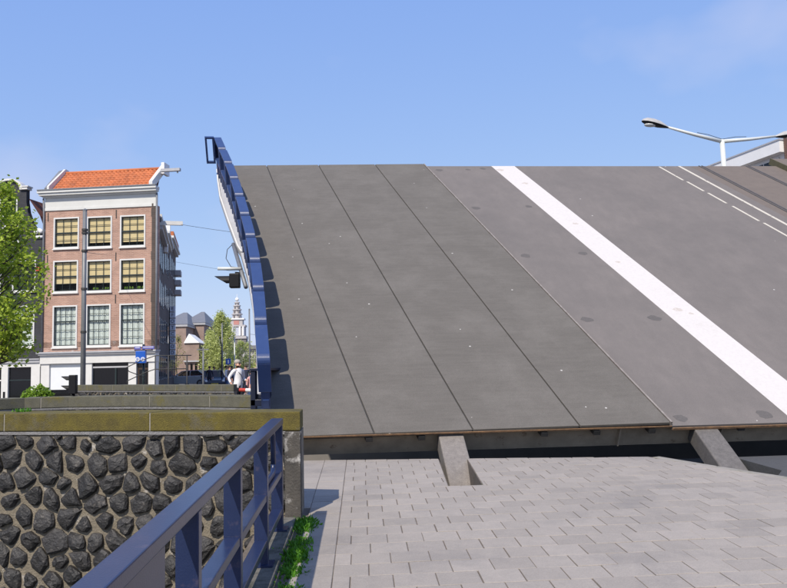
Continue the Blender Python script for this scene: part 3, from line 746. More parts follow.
def sash(root, F, a0, a1, z0, z1, cols, rows, b=.10, inner='blind', fr=.07, frac=.78, barw=.022, rng=rnd):
    """a window part with frame, bars, pane, covering and sill"""
    mb = MB()
    mb.box((a0, b-.14, z0), (a0+fr, b, z1), T=F); mb.box((a1-fr, b-.14, z0), (a1, b, z1), T=F)
    mb.box((a0+fr, b-.14, z1-fr), (a1-fr, b, z1), T=F); mb.box((a0+fr, b-.14, z0), (a1-fr, b, z0+fr*1.1), T=F)
    w = mb.build('window', WPAINT, root)
    i0, i1, k0, k1 = a0+fr, a1-fr, z0+fr*1.1, z1-fr
    mb = MB(); sw = .03
    mb.box((i0, b-.06, k0), (i0+sw, b-.01, k1), T=F); mb.box((i1-sw, b-.06, k0), (i1, b-.01, k1), T=F)
    mb.box((i0+sw, b-.06, k0), (i1-sw, b-.01, k0+sw*1.4), T=F); mb.box((i0+sw, b-.06, k1-sw), (i1-sw, b-.01, k1), T=F)
    zm = k0+(k1-k0)*.5 if rows != 5 else k0+(k1-k0)*.62
    mb.box((i0+sw, b-.07, zm-.03), (i1-sw, b-.012, zm+.03), T=F)
    for c_ in range(1, cols):
        x = i0+(i1-i0)*c_/cols; mb.box((x-barw/2, b-.05, k0+sw), (x+barw/2, b-.02, k1-sw), T=F)
    for r_ in range(1, rows):
        z = k0+(k1-k0)*r_/rows
        if abs(z-zm) > .06: mb.box((i0+sw, b-.0495, z-barw/2), (i1-sw, b-.0205, z+barw/2), T=F)
    mb.build('glazing_bars', DARKG, w)
    MB().box((i0, b-.035, k0), (i1, b-.031, k1), T=F).build('pane', GLASS, w)
    MB().box((i0-.05, b+.30, k0-.05), (i1+.05, b+.32, k1+.05), T=F).build('room_back', ROOM, w)
    if inner == 'blind':
        zb = k1-(k1-k0)*frac
        MB().box((i0, b+.03, zb), (i1, b+.04, k1), T=F).build('blind', BLIND, w)
    elif inner == 'curtain':
        vs = []; fs = []; N = 40
        for i in range(N+1):
            x = i0+(i1-i0)*i/N; y = b+.06+.022*math.sin(i*1.7)+.012*math.sin(i*.6+a0)
            vs += [F(x, y, k0+.04), F(x, y+.012*math.sin(i*.9), k1)]
        for i in range(N): fs.append((2*i, 2*i+2, 2*i+3, 2*i+1))
        cm = MB(); cm.add(vs, fs); cm.build('curtain', CURT, w, smooth=True)
    MB().box((a0-.03, b-.20, z0-.06), (a1+.03, b-.02, z0-.001), T=F).build('sill', WPAINT, w)
    return w

hs = thing('corner_house', HF(-3, 0, .2), 'brown brick corner house with orange tiled roof and white cornice', 'house')
W1 = [(-5.44, -4.09, 7.82, 9.40), (-3.69, -2.36, 7.79, 9.38), (-1.94, -.62, 7.77, 9.37)]
W2 = [(-5.43, -4.11, 5.60, 7.22), (-3.69, -2.36, 5.58, 7.19), (-1.94, -.63, 5.56, 7.18)]
W3 = [(-5.42, -4.13, 2.88, 4.96), (-3.67, -2.39, 2.88, 4.97), (-1.93, -.64, 2.87, 4.96)]
mb = MB(); wall_open(mb, -5.92, -.02, 3.15, 9.80, [o for o in W1+W2+W3], .35, HF)
mb2 = MB(); wall_open(mb2, -5.92, -.02, 2.56, 3.15, [(o[0], o[1], 2.0, 3.15) for o in W3 if False]+[(o[0], o[1], o[2], 3.15) for o in W3], .35, HF)
mb.build('front_wall', BRICK, hs); mb2.build('front_wall', BRICKW, hs)
for o in W1: sash(hs, HF, *o, 3, 4, inner='blind', frac=.86)
for o in W2: sash(hs, HF, *o, 3, 4, inner='blind', frac=.74)
for o in W3: sash(hs, HF, *o, 4, 5, inner='curtain')
# street side wall (runs along the road direction) and the volume behind
DR = V((math.sin(R(-10.2)), math.cos(R(-10.2)), 0))
def HS(s, b, z): return HF(-.02, 0, z)+DR*s+V((-DR.y, DR.x, 0))*b     # s along the street, b into the house
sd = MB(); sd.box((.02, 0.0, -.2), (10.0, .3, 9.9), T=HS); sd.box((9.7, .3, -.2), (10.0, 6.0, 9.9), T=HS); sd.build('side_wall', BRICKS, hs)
for s0 in (1.5, 4.0, 6.6):
    for z0 in (2.9, 5.6, 7.8): MB().box((s0, -.03, z0), (s0+1.2, .01, z0+1.6), T=HS).build('side_window', WPAINT, hs)
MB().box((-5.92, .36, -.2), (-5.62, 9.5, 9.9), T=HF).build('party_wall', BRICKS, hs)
# cornice
mb = MB(); mb.box((-5.95, -.06, 9.76), (-.0, -.002, 9.90), T=HF); mb.box((-5.93, -.03, 9.90), (-.02, -.001, 10.42), T=HF)
mb.box((-6.0, -.14, 10.42), (.0, -.001, 10.50), T=HF); mb.box((-6.12, -.34, 10.50), (.03, .1, 10.62), T=HF); mb.box((-6.18, -.42, 10.62), (.05, .12, 10.74), T=HF)
mb.build('cornice', CORN, hs, bevel=.01)
MB().box((-6.16, -.46, 10.745), (.04, -.2, 10.80), T=HF).build('gutter', LEAD, hs)
# pantiled roof: tiles in rows as real ribs
NA, NR_ = 24, 8; a0, a1 = -5.58, -.36
def RFp(a, t, h):
    z = 10.70+(12.0-10.70)*t; b = -.15+1.75*t
    p = HF(a, b, z); nrm = (V((0, 0, 1))*.8-HI*.6).normalized(); return p+nrm*h
MB().prism([(a0, 0), (a1, 0), (a1, 1), (a0, 1)], -.05, .0, T=RFp).build('roof', ROOFT, hs)
proto = None
for r_ in range(NR_):
    for i in range(NA):
        w = (a1-a0)/NA; x = a0+i*w; t0 = r_/NR_-.015; t1 = (r_+1)/NR_+.01
        mb = MB(); vs = []; K = 6
        for tt, lift in ((t0, .045), (t1, .012)):
            for k in range(K+1):
                f = k/K; vs.append(RFp(x+w*f*1.04, tt, lift+.035*math.sin(f*math.pi*1.7+.2)))
        for k in range(K+1):
            f = k/K; vs.append(RFp(x+w*f*1.04, t0, .0+.035*math.sin(f*math.pi*1.7+.2)))
        fs = [(k, k+1, K+2+k, K+1+k) for k in range(K)]+[(k, 2*K+2+k, 2*K+3+k, k+1) for k in range(K)]
        mb.add(vs, fs); o = mb.build('roof_tile', ROOFT, None, origin=RFp(x, t0, 0)); o.parent = hs; o.matrix_parent_inverse = Matrix.Translation(-hs.location)
MB().tube([RFp(a0, 1.0, .02), RFp(a1, 1.0, .02)], .10, 10).build('ridge_tile', ROOFT, hs, smooth=True)
mb = MB(); mb.add([RFp(a0, 1, 0), RFp(a1, 1, 0), HS(4.5, .35, 10.6), HS(6.5, 4.5, 10.2), HF(a0, 6.5, 10.2)], [(0, 1, 2, 3, 4)]); mb.build('rear_roof', ROOFD, hs)
for (x0, x1, mat) in ((-5.70, -5.59, WPAINT), (-.35, -.17, WPAINT)):
    def GP(b, z, a): return HF(a, b, z)
    MB().prism([(-.3, 10.74), (.0, 10.74), (1.9, 12.05), (1.9, 12.22), (1.5, 12.22), (-.3, 10.98)], x0, x1, T=GP).build('gable_coping', mat, hs)
MB().prism([(-.25, 10.9), (1.3, 12.1), (1.9, 12.3), (1.9, 11.9), (-.2, 10.75)], -5.86, -5.72, T=GP).build('gable_flashing', LEAD, hs)
MB().box((-.16, .9, 11.6), (.0, 1.7, 12.18), T=HF).build('chimney', PLAST, hs)
MB().box((-.05, .5, 11.62), (.95, .72, 11.76), T=HF).build('hoist_beam', GREYP, hs)
MB().box((.78, .56, 11.52), (.84, .64, 11.62), T=HF).build('hoist_hook', LEAD, hs)
# shop front
mb = MB(); mb.box((-6.02, -.30, 2.50), (.02, .3, 2.58), T=HF); mb.box((-6.10, -.36, 2.58), (.06, .3, 2.66), T=HF); mb.build('shop_cornice', GREYP, hs)
mb = MB(); mb.box((-5.98, -.18, 2.08), (.0, .3, 2.50), T=HF); mb.build('shop_fascia', WPAINT, hs)
for (x0, x1) in ((-5.95, -5.52), (-3.72, -3.30), (-1.42, -1.02), (-.40, -.02)):
    MB().box((x0, -.10, -.05), (x1, .3, 2.08), T=HF).build('shop_pilaster', WPAINT, hs)
MB().box((-5.52, .02, .80), (-3.72, .08, 2.06), T=HF).build('roller_shutter', SHUT, hs)
MB().box((-5.52, .10, -.05), (-3.72, .14, .80), T=HF).build('shop_window', GLASSD, hs)
w = MB(); w.box((-3.30, .05, .45), (-1.42, .08, 2.08), T=HF); w = w.build('shop_window', GLASSD, hs)
MB().box((-3.30, .0, 1.82), (-1.42, .05, 1.90), T=HF).build('transom', GREYP, w)
MB().box((-2.15, .0, -.05), (-2.07, .05, 1.82), T=HF).build('mullion', DARKG, w)
MB().box((-3.3, .9, -.05), (-1.4, 1.0, 2.1), T=HF).build('shop_interior', pm('shop_interior_brown', (.06, .04, .03), (.03, .02, .02), 3, .9), hs)
dr = MB().box((-1.02, .06, -.05), (-.40, .10, 1.80), T=HF).build('shop_door', pm('brown_door', (.06, .035, .02), (.04, .025, .02), 4, .5), hs)
MB().box((-.92, .04, .6), (-.50, .059, 1.7), T=HF).build('door_pane', GLASSD, dr)
MB().box((-1.02, .03, 1.82), (-.40, .09, 2.06), T=HF).build('fanlight', GLASSD, hs)
# drain pipe and wall anchors
MB().tube([HF(-5.98, -.08, 10.4), HF(-5.94, -.08, 9.6), HF(-5.94, -.08, 2.7)], .055, 8).build('drain_pipe', LEAD, hs, smooth=True)
MB().tube([HF(-.02, -.07, 10.4), HF(-.02, -.07, 2.7)], .06, 8).build('drain_pipe', LEAD, hs, smooth=True)
for a in (-5.75, -3.88, -2.15, -.3):
    for z in (9.45, 7.3, 5.2):
        MB().box((a-.02, -.03, z-.2), (a+.02, -.001, z+.22), T=HF).build('wall_anchor', STEELDK, hs)
# plants on the sills of the second floor
for o in W2[1:]:
    mb = MB()
    for i in range(9):
        x = o[0]+.15+rnd.random()*(o[1]-o[0]-.3); mb.ell(tuple(HF(x, .10, o[2]+.18)), (.05, .03, .06+.05*rnd.random()), 6, 4)
    mb.build('sill_plants', LEAF3, hs)

# ------------------------------------------------------------------ dark gabled house
dh = thing('gabled_house', HF(-8, 0, .2), 'dark painted brick house with white curved gable behind the leafy tree', 'house')
DW = [(-8.35, -7.40, 9.55, 10.50), (-8.2, -7.27, 8.25, 9.12), (-7.6, -6.35, 5.72, 7.30), (-9.6, -8.2, 5.72, 7.30), (-7.75, -6.38, 2.92, 5.02), (-9.8, -8.4, 2.92, 5.02)]
mb = MB(); wall_open(mb, -9.9, -5.98, 2.3, 7.9, [DW[2], DW[3], DW[4], DW[5]], .35, HF)
# gable: curved shoulders
gp = [(-6.0, 7.9), (-6.02, 8.75), (-6.35, 8.78), (-6.62, 9.2), (-6.85, 9.75), (-6.94, 10.3), (-6.95, 11.0)]
left = [(-15.78-x, z) for x, z in gp][::-1]
top = [(-7.89+.62*math.cos(a), 11.0+.36*math.sin(a)) for a in [math.pi*i/10 for i in range(11)]]
prof = gp+[(-7.25, 11.0)]+top[1:-1]+[(-8.53, 11.0)]+left
ztab = sorted(set([7.9, 8.25, 8.75, 8.78, 9.12, 9.2, 9.55, 9.75, 10.3, 10.5, 11.0]))
def gx(z):
    for (xa, za), (xb, zb) in zip(gp[:-1], gp[1:]):
        if za <= z <= zb: return xa+(xb-xa)*(z-za)/max(zb-za, 1e-6)
    return -6.95
for za, zb in zip(ztab[:-1], ztab[1:]):
    e = 1e-4; xa, xb = gx(za+e), gx(zb-e); ops = [o for o in DW[:2] if o[2] < (za+zb)/2 < o[3]]
    cuts = [(-15.78-xa, -15.78-xb)]+([(ops[0][0],)*2, (ops[0][1],)*2] if ops else [])+[(xa, xb)]
    for p, q in zip(cuts[0::2], cuts[1::2]):
        mb.add([HF(p[0], 0, za), HF(q[0], 0, za), HF(q[1], 0, zb), HF(p[1], 0, zb), HF(p[0], .35, za), HF(q[0], .35, za), HF(q[1], .35, zb), HF(p[1], .35, zb)], [(0,1,2,3),(7,6,5,4),(0,4,5,1),(1,5,6,2),(2,6,7,3),(3,7,4,0)])
N = 14; tp = [(-7.89+.62*math.cos(math.pi*i/N), 11.0+.40*math.sin(math.pi*i/N)) for i in range(N+1)]
mb.prism(tp, 0, .35, T=lambda a, z, b: HF(a, b, z))
mb.build('front_wall', BRICKD, dh)
# white gable cap and shoulder blocks
cp = MB()
for i in range(N):
    a_, b_ = math.pi*i/N, math.pi*(i+1)/N
    q = [(-7.89+r0*math.cos(t), 11.0+r0*.66*math.sin(t)) for r0, t in ((.63, a_), (.78, a_), (.78, b_), (.63, b_))]
    cp.prism(q, -.14, .36, T=lambda a, z, b: HF(a, b, z))
cp.box((-7.26, -.14, 10.92), (-6.84, .36, 11.04), T=HF); cp.box((-7.12, -.18, 11.041), (-6.78, .36, 11.10), T=HF); cp.box((-8.95, -.14, 10.92), (-8.53, .36, 11.04), T=HF)
cp.build('gable_cap', WPAINT, dh)
sc_ = MB()
for i in range(8):
    t = i/8; sc_.ell(tuple(HF(-6.36+.30*t, -.06, 8.70+.10*math.sin(t*3.1))), (.13, .10, .12), 8, 6)
sc_.box((-6.5, -.1, 8.40), (-6.0, .2, 8.52), T=HF)
sc_.build('scroll_ornament', PLAST, dh, smooth=True)
rf = MB(); rf.add([HF(-6.92, .2, 10.5), HF(-6.72, 7, 10.5), HF(-5.99, 7, 8.4), HF(-5.99, .36, 8.6), HF(-6.35, .3, 9.6), HF(-6.3, 7, 9.5)], [(0, 4, 5, 1), (4, 3, 2, 5)])
rf.build('side_roof', ROOFD, dh)
MB().box((-9.9, .36, -.2), (-6.0, 7.5, 7.9), T=HF).build('house_body', BRICKD, dh)
for i, o in enumerate(DW):
    sash(dh, HF, *o, 2, 2 if i < 2 else 4, inner='curtain' if i in (4, 5) else 'none')
mb = MB(); mb.box((-9.9, -.16, 2.16), (-6.0, .3, 2.30), T=HF); mb.box((-9.9, -.22, 2.301), (-6.0, .3, 2.36), T=HF); mb.build('shop_cornice', GREYP, dh)
MB().box((-9.9, -.08, 1.95), (-6.0, .3, 2.159), T=HF).build('shop_fascia', WPAINT, dh)
for (x0, x1) in ((-6.48, -6.02), (-8.05, -7.70), (-9.9, -9.5)):
    MB().box((x0, -.08, -.05), (x1, .3, 1.95), T=HF).build('shop_pilaster', WPAINT, dh)
w = MB().box((-7.70, .05, -.05), (-6.48, .1, 1.95), T=HF).build('shop_window', GLASSD, dh); MB().box((-7.7, .02, 1.28), (-6.48, .05, 1.34), T=HF).build('transom', DARKG, w)
w = MB().box((-9.5, .05, -.05), (-8.05, .1, 1.95), T=HF).build('shop_window', GLASSD, dh); MB().box((-9.5, .02, 1.28), (-8.05, .05, 1.34), T=HF).build('transom', WPAINT, w)
MB().box((-7.93, -.11, .45), (-7.83, -.081, .75), T=HF).build('letter_box', BLACK, dh)
MB().box((-6.25, -.22, 6.72), (-6.08, -.0, 6.92), T=HF).build('alarm_box', REDP, dh)

# ------------------------------------------------------------------ houses receding down the street
def row_house(px0, Y0, px1, Y1, ytop, label, mat, cm, extras):
    A_ = atY(px0, 370, Y0); B_ = atY(px1, 370, Y1); A_.z = B_.z = 0
    ztop = atY(px1, ytop, Y1).z; d = (B_-A_); Ln = d.length; d.normalize(); inn = V((-d.y, d.x, 0))
    if inn.x > 0: inn = -inn
    def F(s, b, z): return A_+d*s+inn*b+V((0, 0, z))
    root = thing('row_house', F(Ln/2, 2, .1), label, 'house', 'shaded houses down the street')
    MB().box((0, 0, -.1), (Ln, 6, ztop-.5), T=F).build('wall', mat, root)
    MB().box((-.1, -.25, ztop-.5), (Ln+.05, 6, ztop-.28), T=F).build('cornice', cm, root); 
    MB().box((-.15, -.4, ztop-.279), (Ln+.1, 6, ztop-.1), T=F).build('cornice_cap', CORN, root)
    nf = 4
    for f in range(nf):
        for i in range(max(2, int(Ln/2.2))):
            s0 = .6+i*(Ln-.6)/max(2, int(Ln/2.2)); z0 = .6+f*(ztop-1.2)/nf
            wdw = MB().box((s0, -.04, z0+.4), (s0+1.1, .01, z0+2.0), T=F).build('window', LEAD, root)
            MB().box((s0+.1, -.05, z0+.5), (s0+1.0, -.041, z0+1.9), T=F).build('pane', GLASSD, wdw)
    return root, F, Ln, ztop
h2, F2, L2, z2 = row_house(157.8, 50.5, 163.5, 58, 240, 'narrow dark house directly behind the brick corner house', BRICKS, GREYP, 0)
MB().box((1.0, -1.45, z2-.05), (1.22, .4, z2+.2), T=F2).build('hoist_beam', WPAINT, h2)
MB().box((.4, -.1, z2-.1), (2.0, .4, z2+.3), T=F2).build('gable', BRICKS, h2); MB().box((.3, -.2, z2+.301), (2.1, .5, z2+.5), T=F2).build('gable_cap', WPAINT, h2)
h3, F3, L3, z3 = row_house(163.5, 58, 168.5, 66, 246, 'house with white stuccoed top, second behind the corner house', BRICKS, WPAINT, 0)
MB().box((.3, -.25, z3-1.6), (1.2, .02, z3-.5), T=F3).build('stucco_block', PLAST, h3)
MB().box((3.0, -.3, z3-.1), (3.8, .6, z3+.9), T=F3).build('chimney', PLAST, h3)
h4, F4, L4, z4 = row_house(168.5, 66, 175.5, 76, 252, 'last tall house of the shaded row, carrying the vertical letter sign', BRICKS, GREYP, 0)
MB().box((.5, -.35, z4-.1), (8.5, 2.5, z4+.35), T=F4).build('roof_edge', ROOFT, h4)
for zz_ in (1.4, 2.3, 3.2):
    MB().box((L4-2.0, -.55, z4-zz_-1.0), (L4-.1, -.01, z4-zz_-.55), T=F4).build('bay_ledge', GREYP, h4)
# vertical letter sign
sgn = thing('letter_sign', F4(.2, -.3, 2.6), 'vertical sign of eight grey letter boxes on the shaded street row', 'sign')
def text_obj(name, body, size, loc, rotz, mat, parent, ext=.004):
    cu = bpy.data.curves.new(name, 'FONT'); cu.body = body; cu.size = size; cu.align_x = 'CENTER'; cu.align_y = 'CENTER'; cu.extrude = ext
    to = bpy.data.objects.new(name, cu); COL.objects.link(to); dg = bpy.context.evaluated_depsgraph_get()
    me = bpy.data.meshes.new_from_object(to.evaluated_get(dg)); COL.objects.unlink(to); bpy.data.objects.remove(to)
    me.transform(Matrix.Rotation(rotz, 4, 'Z') @ Matrix.Rotation(R(90), 4, 'X')); me.transform(Matrix.Translation(V(loc)-V(parent['_o'])))
    me.materials.clear(); me.materials.append(mat)
    ob = bpy.data.objects.new(name, me); COL.objects.link(ob); ob.parent = parent; ob['_o'] = parent['_o']; return ob
for i, ch in enumerate('EFOTCOOD'):
    p = atY(172.6, 308.7+6.3*i, 64.0)
    MB().box((p.x-.21, p.y, p.z-.2), (p.x+.19, p.y+.22, p.z+.2)).build('letter_box', SIGNG, sgn)
    text_obj('letter', ch, .36, (p.x-.01, p.y-.006, p.z), 0, NAVYC, sgn)
MB().box((p.x-.29, p.y+.02, 2.3), (p.x-.22, p.y+.2, 6.5)).build('mast', BLACK, sgn)

# ------------------------------------------------------------------ far buildings
def gable_block(name, label, x0, x1, Y0, Y1, ze, zr, wm, rm, hip=True, base=.1, cat='building'):
    root = thing(name, ((x0+x1)/2, Y0, base), label, cat)
    MB().box((x0, Y0, base-.2), (x1, Y1, ze)).build('wall', wm, root)
    mb = MB(); o = .25; xm0, xm1 = (x0+(x1-x0)*.42, x1-(x1-x0)*.42) if hip else (x0-o, x1+o); ym = (Y0+Y1)/2
    mb.add([(x0-o, Y0-o, ze+.3), (x1+o, Y0-o, ze+.3), (x1+o, Y1+o, ze+.3), (x0-o, Y1+o, ze+.3), (xm0, ym, zr), (xm1, ym, zr)], [(0, 1, 5, 4), (1, 2, 5), (2, 3, 4, 5), (3, 0, 4), (3, 2, 1, 0)])
    mb.build('roof', rm, root)
    MB().box((x0-.2, Y0-.2, ze+.002), (x1+.2, Y1+.2, ze+.298)).build('cornice', GREYP, root)
    return root
def X(px, Y): return atY(px, 368, Y).x
def Z(py, Y, px=190): return atY(px, py, Y).z
fb = gable_block('brick_hall', 'large brown brick hall with grey hipped roof at the end of the street', X(160, 104), X(186, 104), 104, 122, Z(326.5, 104), Z(312, 112), BRICKF, SLATE)
fb2 = gable_block('brick_hall', 'brick wing with slate roof right of the large hall', X(184, 110), X(204, 110), 110, 126, Z(325, 110), Z(312, 118), BRICKF, SLATE)
ap = thing('porch_building', (X(193, 100), 100, .1), 'lower brick porch block with white pointed roof before the hall', 'building')
MB().box((X(184.5, 98), 98, -.1), (X(199, 98), 104, Z(343, 98))).build('wall', BRICKF, ap)
mb = MB(); x0, x1 = X(184, 98), X(199.5, 98); zz0, zz1 = Z(343, 98), Z(333.5, 98)
mb.add([(x0, 97.8, zz0), (x1, 97.8, zz0), (x1, 104, zz0), (x0, 104, zz0), (x0+.5, 98.5, zz1), (x0+.5, 103, zz1)], [(0, 1, 4), (1, 2, 5, 4), (2, 3, 5), (3, 0, 4, 5), (3, 2, 1, 0)]); mb.build('white_roof', PLAST, ap)
MB().box((x0, 97.7, Z(362, 98)), (x1, 97.99, Z(360.5, 98))).build('band', GREYP, ap)
for px in (187, 191.5, 196):
    MB().box((X(px-1, 98), 97.9, Z(372, 98)), (X(px+1, 98), 97.98, Z(364, 98))).build('window', GLASSD, ap)
wb = thing('white_building', (X(204, 140), 140, .1), 'pale flat-roofed building glimpsed between hall and trees', 'building')
MB().box((X(199, 140), 140, 0), (X(210, 140), 150, Z(331, 140))).build('wall', PLAST, wb)
MB().box((X(198, 140), 139.4, Z(331, 140)), (X(211, 140), 150, Z(329, 140))).build('roof', GREYP, wb)
for j in range(4):
    MB().box((X(200, 140), 139.9, Z(337+8*j, 140)), (X(206, 140), 139.99, Z(333.5+8*j, 140))).build('window', GLASSD, wb)
bb = thing('shop_row', (X(203, 120), 120, .1), 'dark narrow house with red sign left of the green street trees', 'building')
MB().box((X(199.5, 118), 118, 0), (X(204.5, 118), 126, Z(334, 118))).build('wall', BRICKR, bb)
MB().box((X(200, 118), 117.8, Z(345, 118)), (X(204, 118), 117.99, Z(341, 118))).build('sign_panel', REDP, bb)
MB().box((X(199.3, 118), 117.6, Z(334, 118)), (X(204.8, 118), 126, Z(332.5, 118))).build('roof', SLATE, bb)
db = thing('apartment_block', (X(255, 260), 260, .1), 'pale grey apartment block behind the street lamps right of the tower', 'building')
MB().box((X(243, 260), 260, 0), (X(300, 260), 275, Z(349, 260, 250))).build('wall', FARST, db)
MB().box((X(242.5, 260), 259, Z(349, 260, 250)), (X(300, 260), 275, Z(345.5, 260, 250))).build('roof', SLATE, db)
for j in range(4):
    for i in range(9):
        x = X(244.5+2.6*i, 260); z = Z(353.2+4.2*j, 260, 250)
        MB().box((x, 259.8, z), (x+.42, 259.99, z+.75)).build('window', FARDK, db)
# church tower
Tx, TY = X(237.3, 720), 720
tw = thing('church_tower', (Tx, TY, 0), 'slender white tiered church spire rising above the street trees', 'tower')
def tz(py): return Z(py, TY, 237)
k_ = 720/800
MB().box((Tx-9.5*k_, TY-8, 0), (Tx+9.5*k_, TY+8, tz(338))).build('brick_base', FARDK, tw)
MB().box((Tx-9.8*k_, TY-9, tz(339)), (Tx+9.8*k_, TY+9, tz(336.5))).build('balustrade', FARST, tw)
MB().box((Tx-8*k_, TY-7, tz(336.5)), (Tx+8*k_, TY+7, tz(327))).build('belfry', FARST, tw)
MB().box((Tx-3*k_, TY-7.3, tz(336)), (Tx+3*k_, TY-7.05, tz(328))).build('belfry_opening', pm('pale_blue_far', (.5, .52, .6), (.46, .48, .56), .2, .9), tw)
for sx_ in (-1, 1):
    for xx in (3.6, 6.8):
        MB().lathe([(1.1*k_, 0), (1.1*k_, tz(327)-tz(336))], (Tx+sx_*xx*k_, TY-7.8, tz(336)), 8).build('column', PLAST, tw)
MB().box((Tx-8.8*k_, TY-8, tz(327)), (Tx+8.8*k_, TY+8, tz(325.3))).build('cornice', FARST, tw)
MB().box((Tx-6*k_, TY-6, tz(325.3)), (Tx+6*k_, TY+6, tz(320))).build('clock_stage', FARST, tw)
MB().box((Tx-2.6*k_, TY-6.4, tz(325)), (Tx+2.6*k_, TY-6.05, tz(321))).build('clock_face', FARRED, tw)
MB().box((Tx-7.6*k_, TY-7, tz(320)), (Tx+7.6*k_, TY+7, tz(318.6))).build('cornice', PLAST, tw)
y_ = 318.6
for (wt, hh, m) in ((5.0, 5, FARST), (4.2, 4.5, FARST), (3.4, 4, FARST), (2.4, 3.2, FARST)):
    n8 = MB(); n8.lathe([(wt*k_, tz(y_)), (wt*k_*.86, tz(y_-hh+1.2)), (wt*k_*1.12, tz(y_-hh+1.2)), (wt*k_*1.12, tz(y_-hh+.4)), (wt*k_*.8, tz(y_-hh))], (Tx, TY, 0), 8); n8.build('spire_tier', m, tw)
    for sx_ in (-.5, .5):
        MB().box((Tx+sx_*wt*k_-.5, TY-wt*k_-.2, tz(y_-.6)), (Tx+sx_*wt*k_+.5, TY-wt*k_*.8, tz(y_-hh+1.6))).build('opening', FARDK, tw)
    y_ -= hh
MB().lathe([(.5, tz(y_)), (.4, tz(301.5)), (1.2*k_, tz(301)), (1.9*k_, tz(300)), (1.9*k_, tz(299)), (1.2*k_, tz(298)), (.3, tz(297.5)), (.15, tz(294))], (Tx, TY, 0), 10).build('finial_ball', PLAST, tw)

# white and brick building behind the right side of the leaf
P0 = atY(779, 140, 50); 
def BF(s, b, z): return V((P0.x, P0.y, 0))+DR*s+V((DR.y, -DR.x, 0))*b+V((0, 0, z))
rb = thing('office_building', (P0.x, P0.y, .1), 'modern building with white parapet and brick corner behind the street lamp', 'building')
zt = P0.z
MB().box((.0, .02, .0), (60, 14, zt-3.9), T=BF).build('wall', BRICKR, rb)
MB().box((.0, .0, zt-.80), (60, 14, zt), T=BF).build('white_parapet', PLAST, rb)
MB().box((-.05, -.05, zt+.001), (60, 14, zt+.10), T=BF).build('roof_edge', GREYP, rb)
MB().box((.3, .6, zt-3.9), (60, 14, zt-.801), T=BF).build('upper_wall', PLAST, rb)
for i in range(8):
    s0 = .7+4.6*i
    wdw = MB().box((s0, .5, zt-3.5), (s0+2.9, .599, zt-.95), T=BF).build('window', WPAINT, rb)
    for j in range(2): MB().box((s0+.12+1.38*j, .47, zt-3.35), (s0+1.4+1.38*j, .499, zt-1.1), T=BF).build('pane', GLASSD, wdw)
    MB().box((s0+3.2, .0, zt-3.9), (s0+4.2, .61, zt-.801), T=BF).build('white_pier', PLAST, rb)
MB().box((-7, .3, 0), (-.06, 14, zt+.3), T=BF).build('brick_corner', BRICKR, rb)

# ------------------------------------------------------------------ street lamp with two arms
lt = atY(722, 141, 32)
lamp = thing('street_lamp', (lt.x+.25, lt.y, .1), 'tall pale street lamp with two arms behind the top of the raised leaf', 'street lamp')
MB().tube([(lt.x+.20, lt.y, .0), (lt.x+.10, lt.y, lt.z*.5), (lt.x, lt.y, lt.z+.05)], [.16, .13, .10], 12).build('pole', POLEW, lamp, smooth=True)
for (px, py, sg) in ((667, 127, -1), (776, 136.2, 1)):
    e = atY(px, py, 32); c0 = V((lt.x, lt.y, lt.z-.02))
    MB().tube([c0, c0.lerp(e, .5)+V((0, 0, -.02)), e], [.085, .07, .05], 10).build('arm', POLEW, lamp, smooth=True)
    MB().tube([c0+V((0, 0, .1)), c0.lerp(e, .25)+V((0, 0, .14)), c0.lerp(e, .45)+V((0, 0, .10))], .012, 6).build('cable', WIRE, lamp)
    d = (e-c0).normalized(); u_ = V((0, 0, 1)); u_ = (u_-d*u_.dot(d)).normalized(); w_ = d.cross(u_)
    prof = [(-.05, .06, .05), (.10, .13, .10), (.35, .20, .19), (.65, .22, .22), (.92, .19, .19), (1.08, .10, .10), (1.13, .01, .01)]
    hd = MB(); vs = []; n = 12
    for (t, w, h) in prof:
        for k in range(n+1):
            a = math.pi*k/n; vs.append(e+d*t+w_*(w*math.cos(a))+u_*(h*math.sin(a)-.02))
    fs = [(i*(n+1)+k, i*(n+1)+k+1, (i+1)*(n+1)+k+1, (i+1)*(n+1)+k) for i in range(len(prof)-1) for k in range(n)]
    hd.add(vs, fs); hb = hd.build('lamp_head', pm('lamp_housing_grey', (.46, .45, .44), (.34, .33, .33), 5, .6), lamp, smooth=True)
    bw = MB(); vs = []
    for (t, w, h) in prof:
        for k in range(n+1):
            a = math.pi*k/n; vs.append(e+d*t+w_*(w*.97*math.cos(a))-u_*(h*.45*math.sin(a)+.02))
    bw.add(vs, fs); bw.build('lower_shell', BLACK, hb, smooth=True)
    MB().ell(tuple(e+d*.70-u_*.09), (.30, .16, .09), 12, 8).build('lens', pm('lamp_lens', (.6, .6, .58), (.5, .5, .48), 5, .3), hb, smooth=True)

# ------------------------------------------------------------------ poles, signs, railing and barrier on the far side
def pole(px, ytop, Y, r0, r1, label, mat=POLEM, zb=.1, clamps=(), group=None, lean=0):
    t = atY(px, ytop, Y); root = thing('street_pole', (t.x+lean, t.y, zb), label, 'pole', group or 'poles on the far bank')
    MB().tube([(t.x+lean, t.y, zb-.1), (t.x+lean*.5, t.y, (zb+t.z)/2), (t.x, t.y, t.z)], [r0, (r0+r1)/2, r1], 10).build('shaft', mat, root, smooth=True)
    MB().lathe([(r0*1.5, 0), (r0*1.5, .5), (r0*1.05, .56)], (t.x+lean, t.y, zb-.02), 10).build('base', mat, root, smooth=True)
    for c in clamps:
        z = atY(px, c, Y).z; MB().lathe([(r1*1.5, 0), (r1*1.5, .08)], (t.x, t.y, z), 10).build('clamp', STEELDK, root)
    MB().lathe([(r1*1.1, 0), (r1*1.1, .05), (.01, .1)], (t.x, t.y, t.z), 8).build('cap', mat, root)
    return root, t
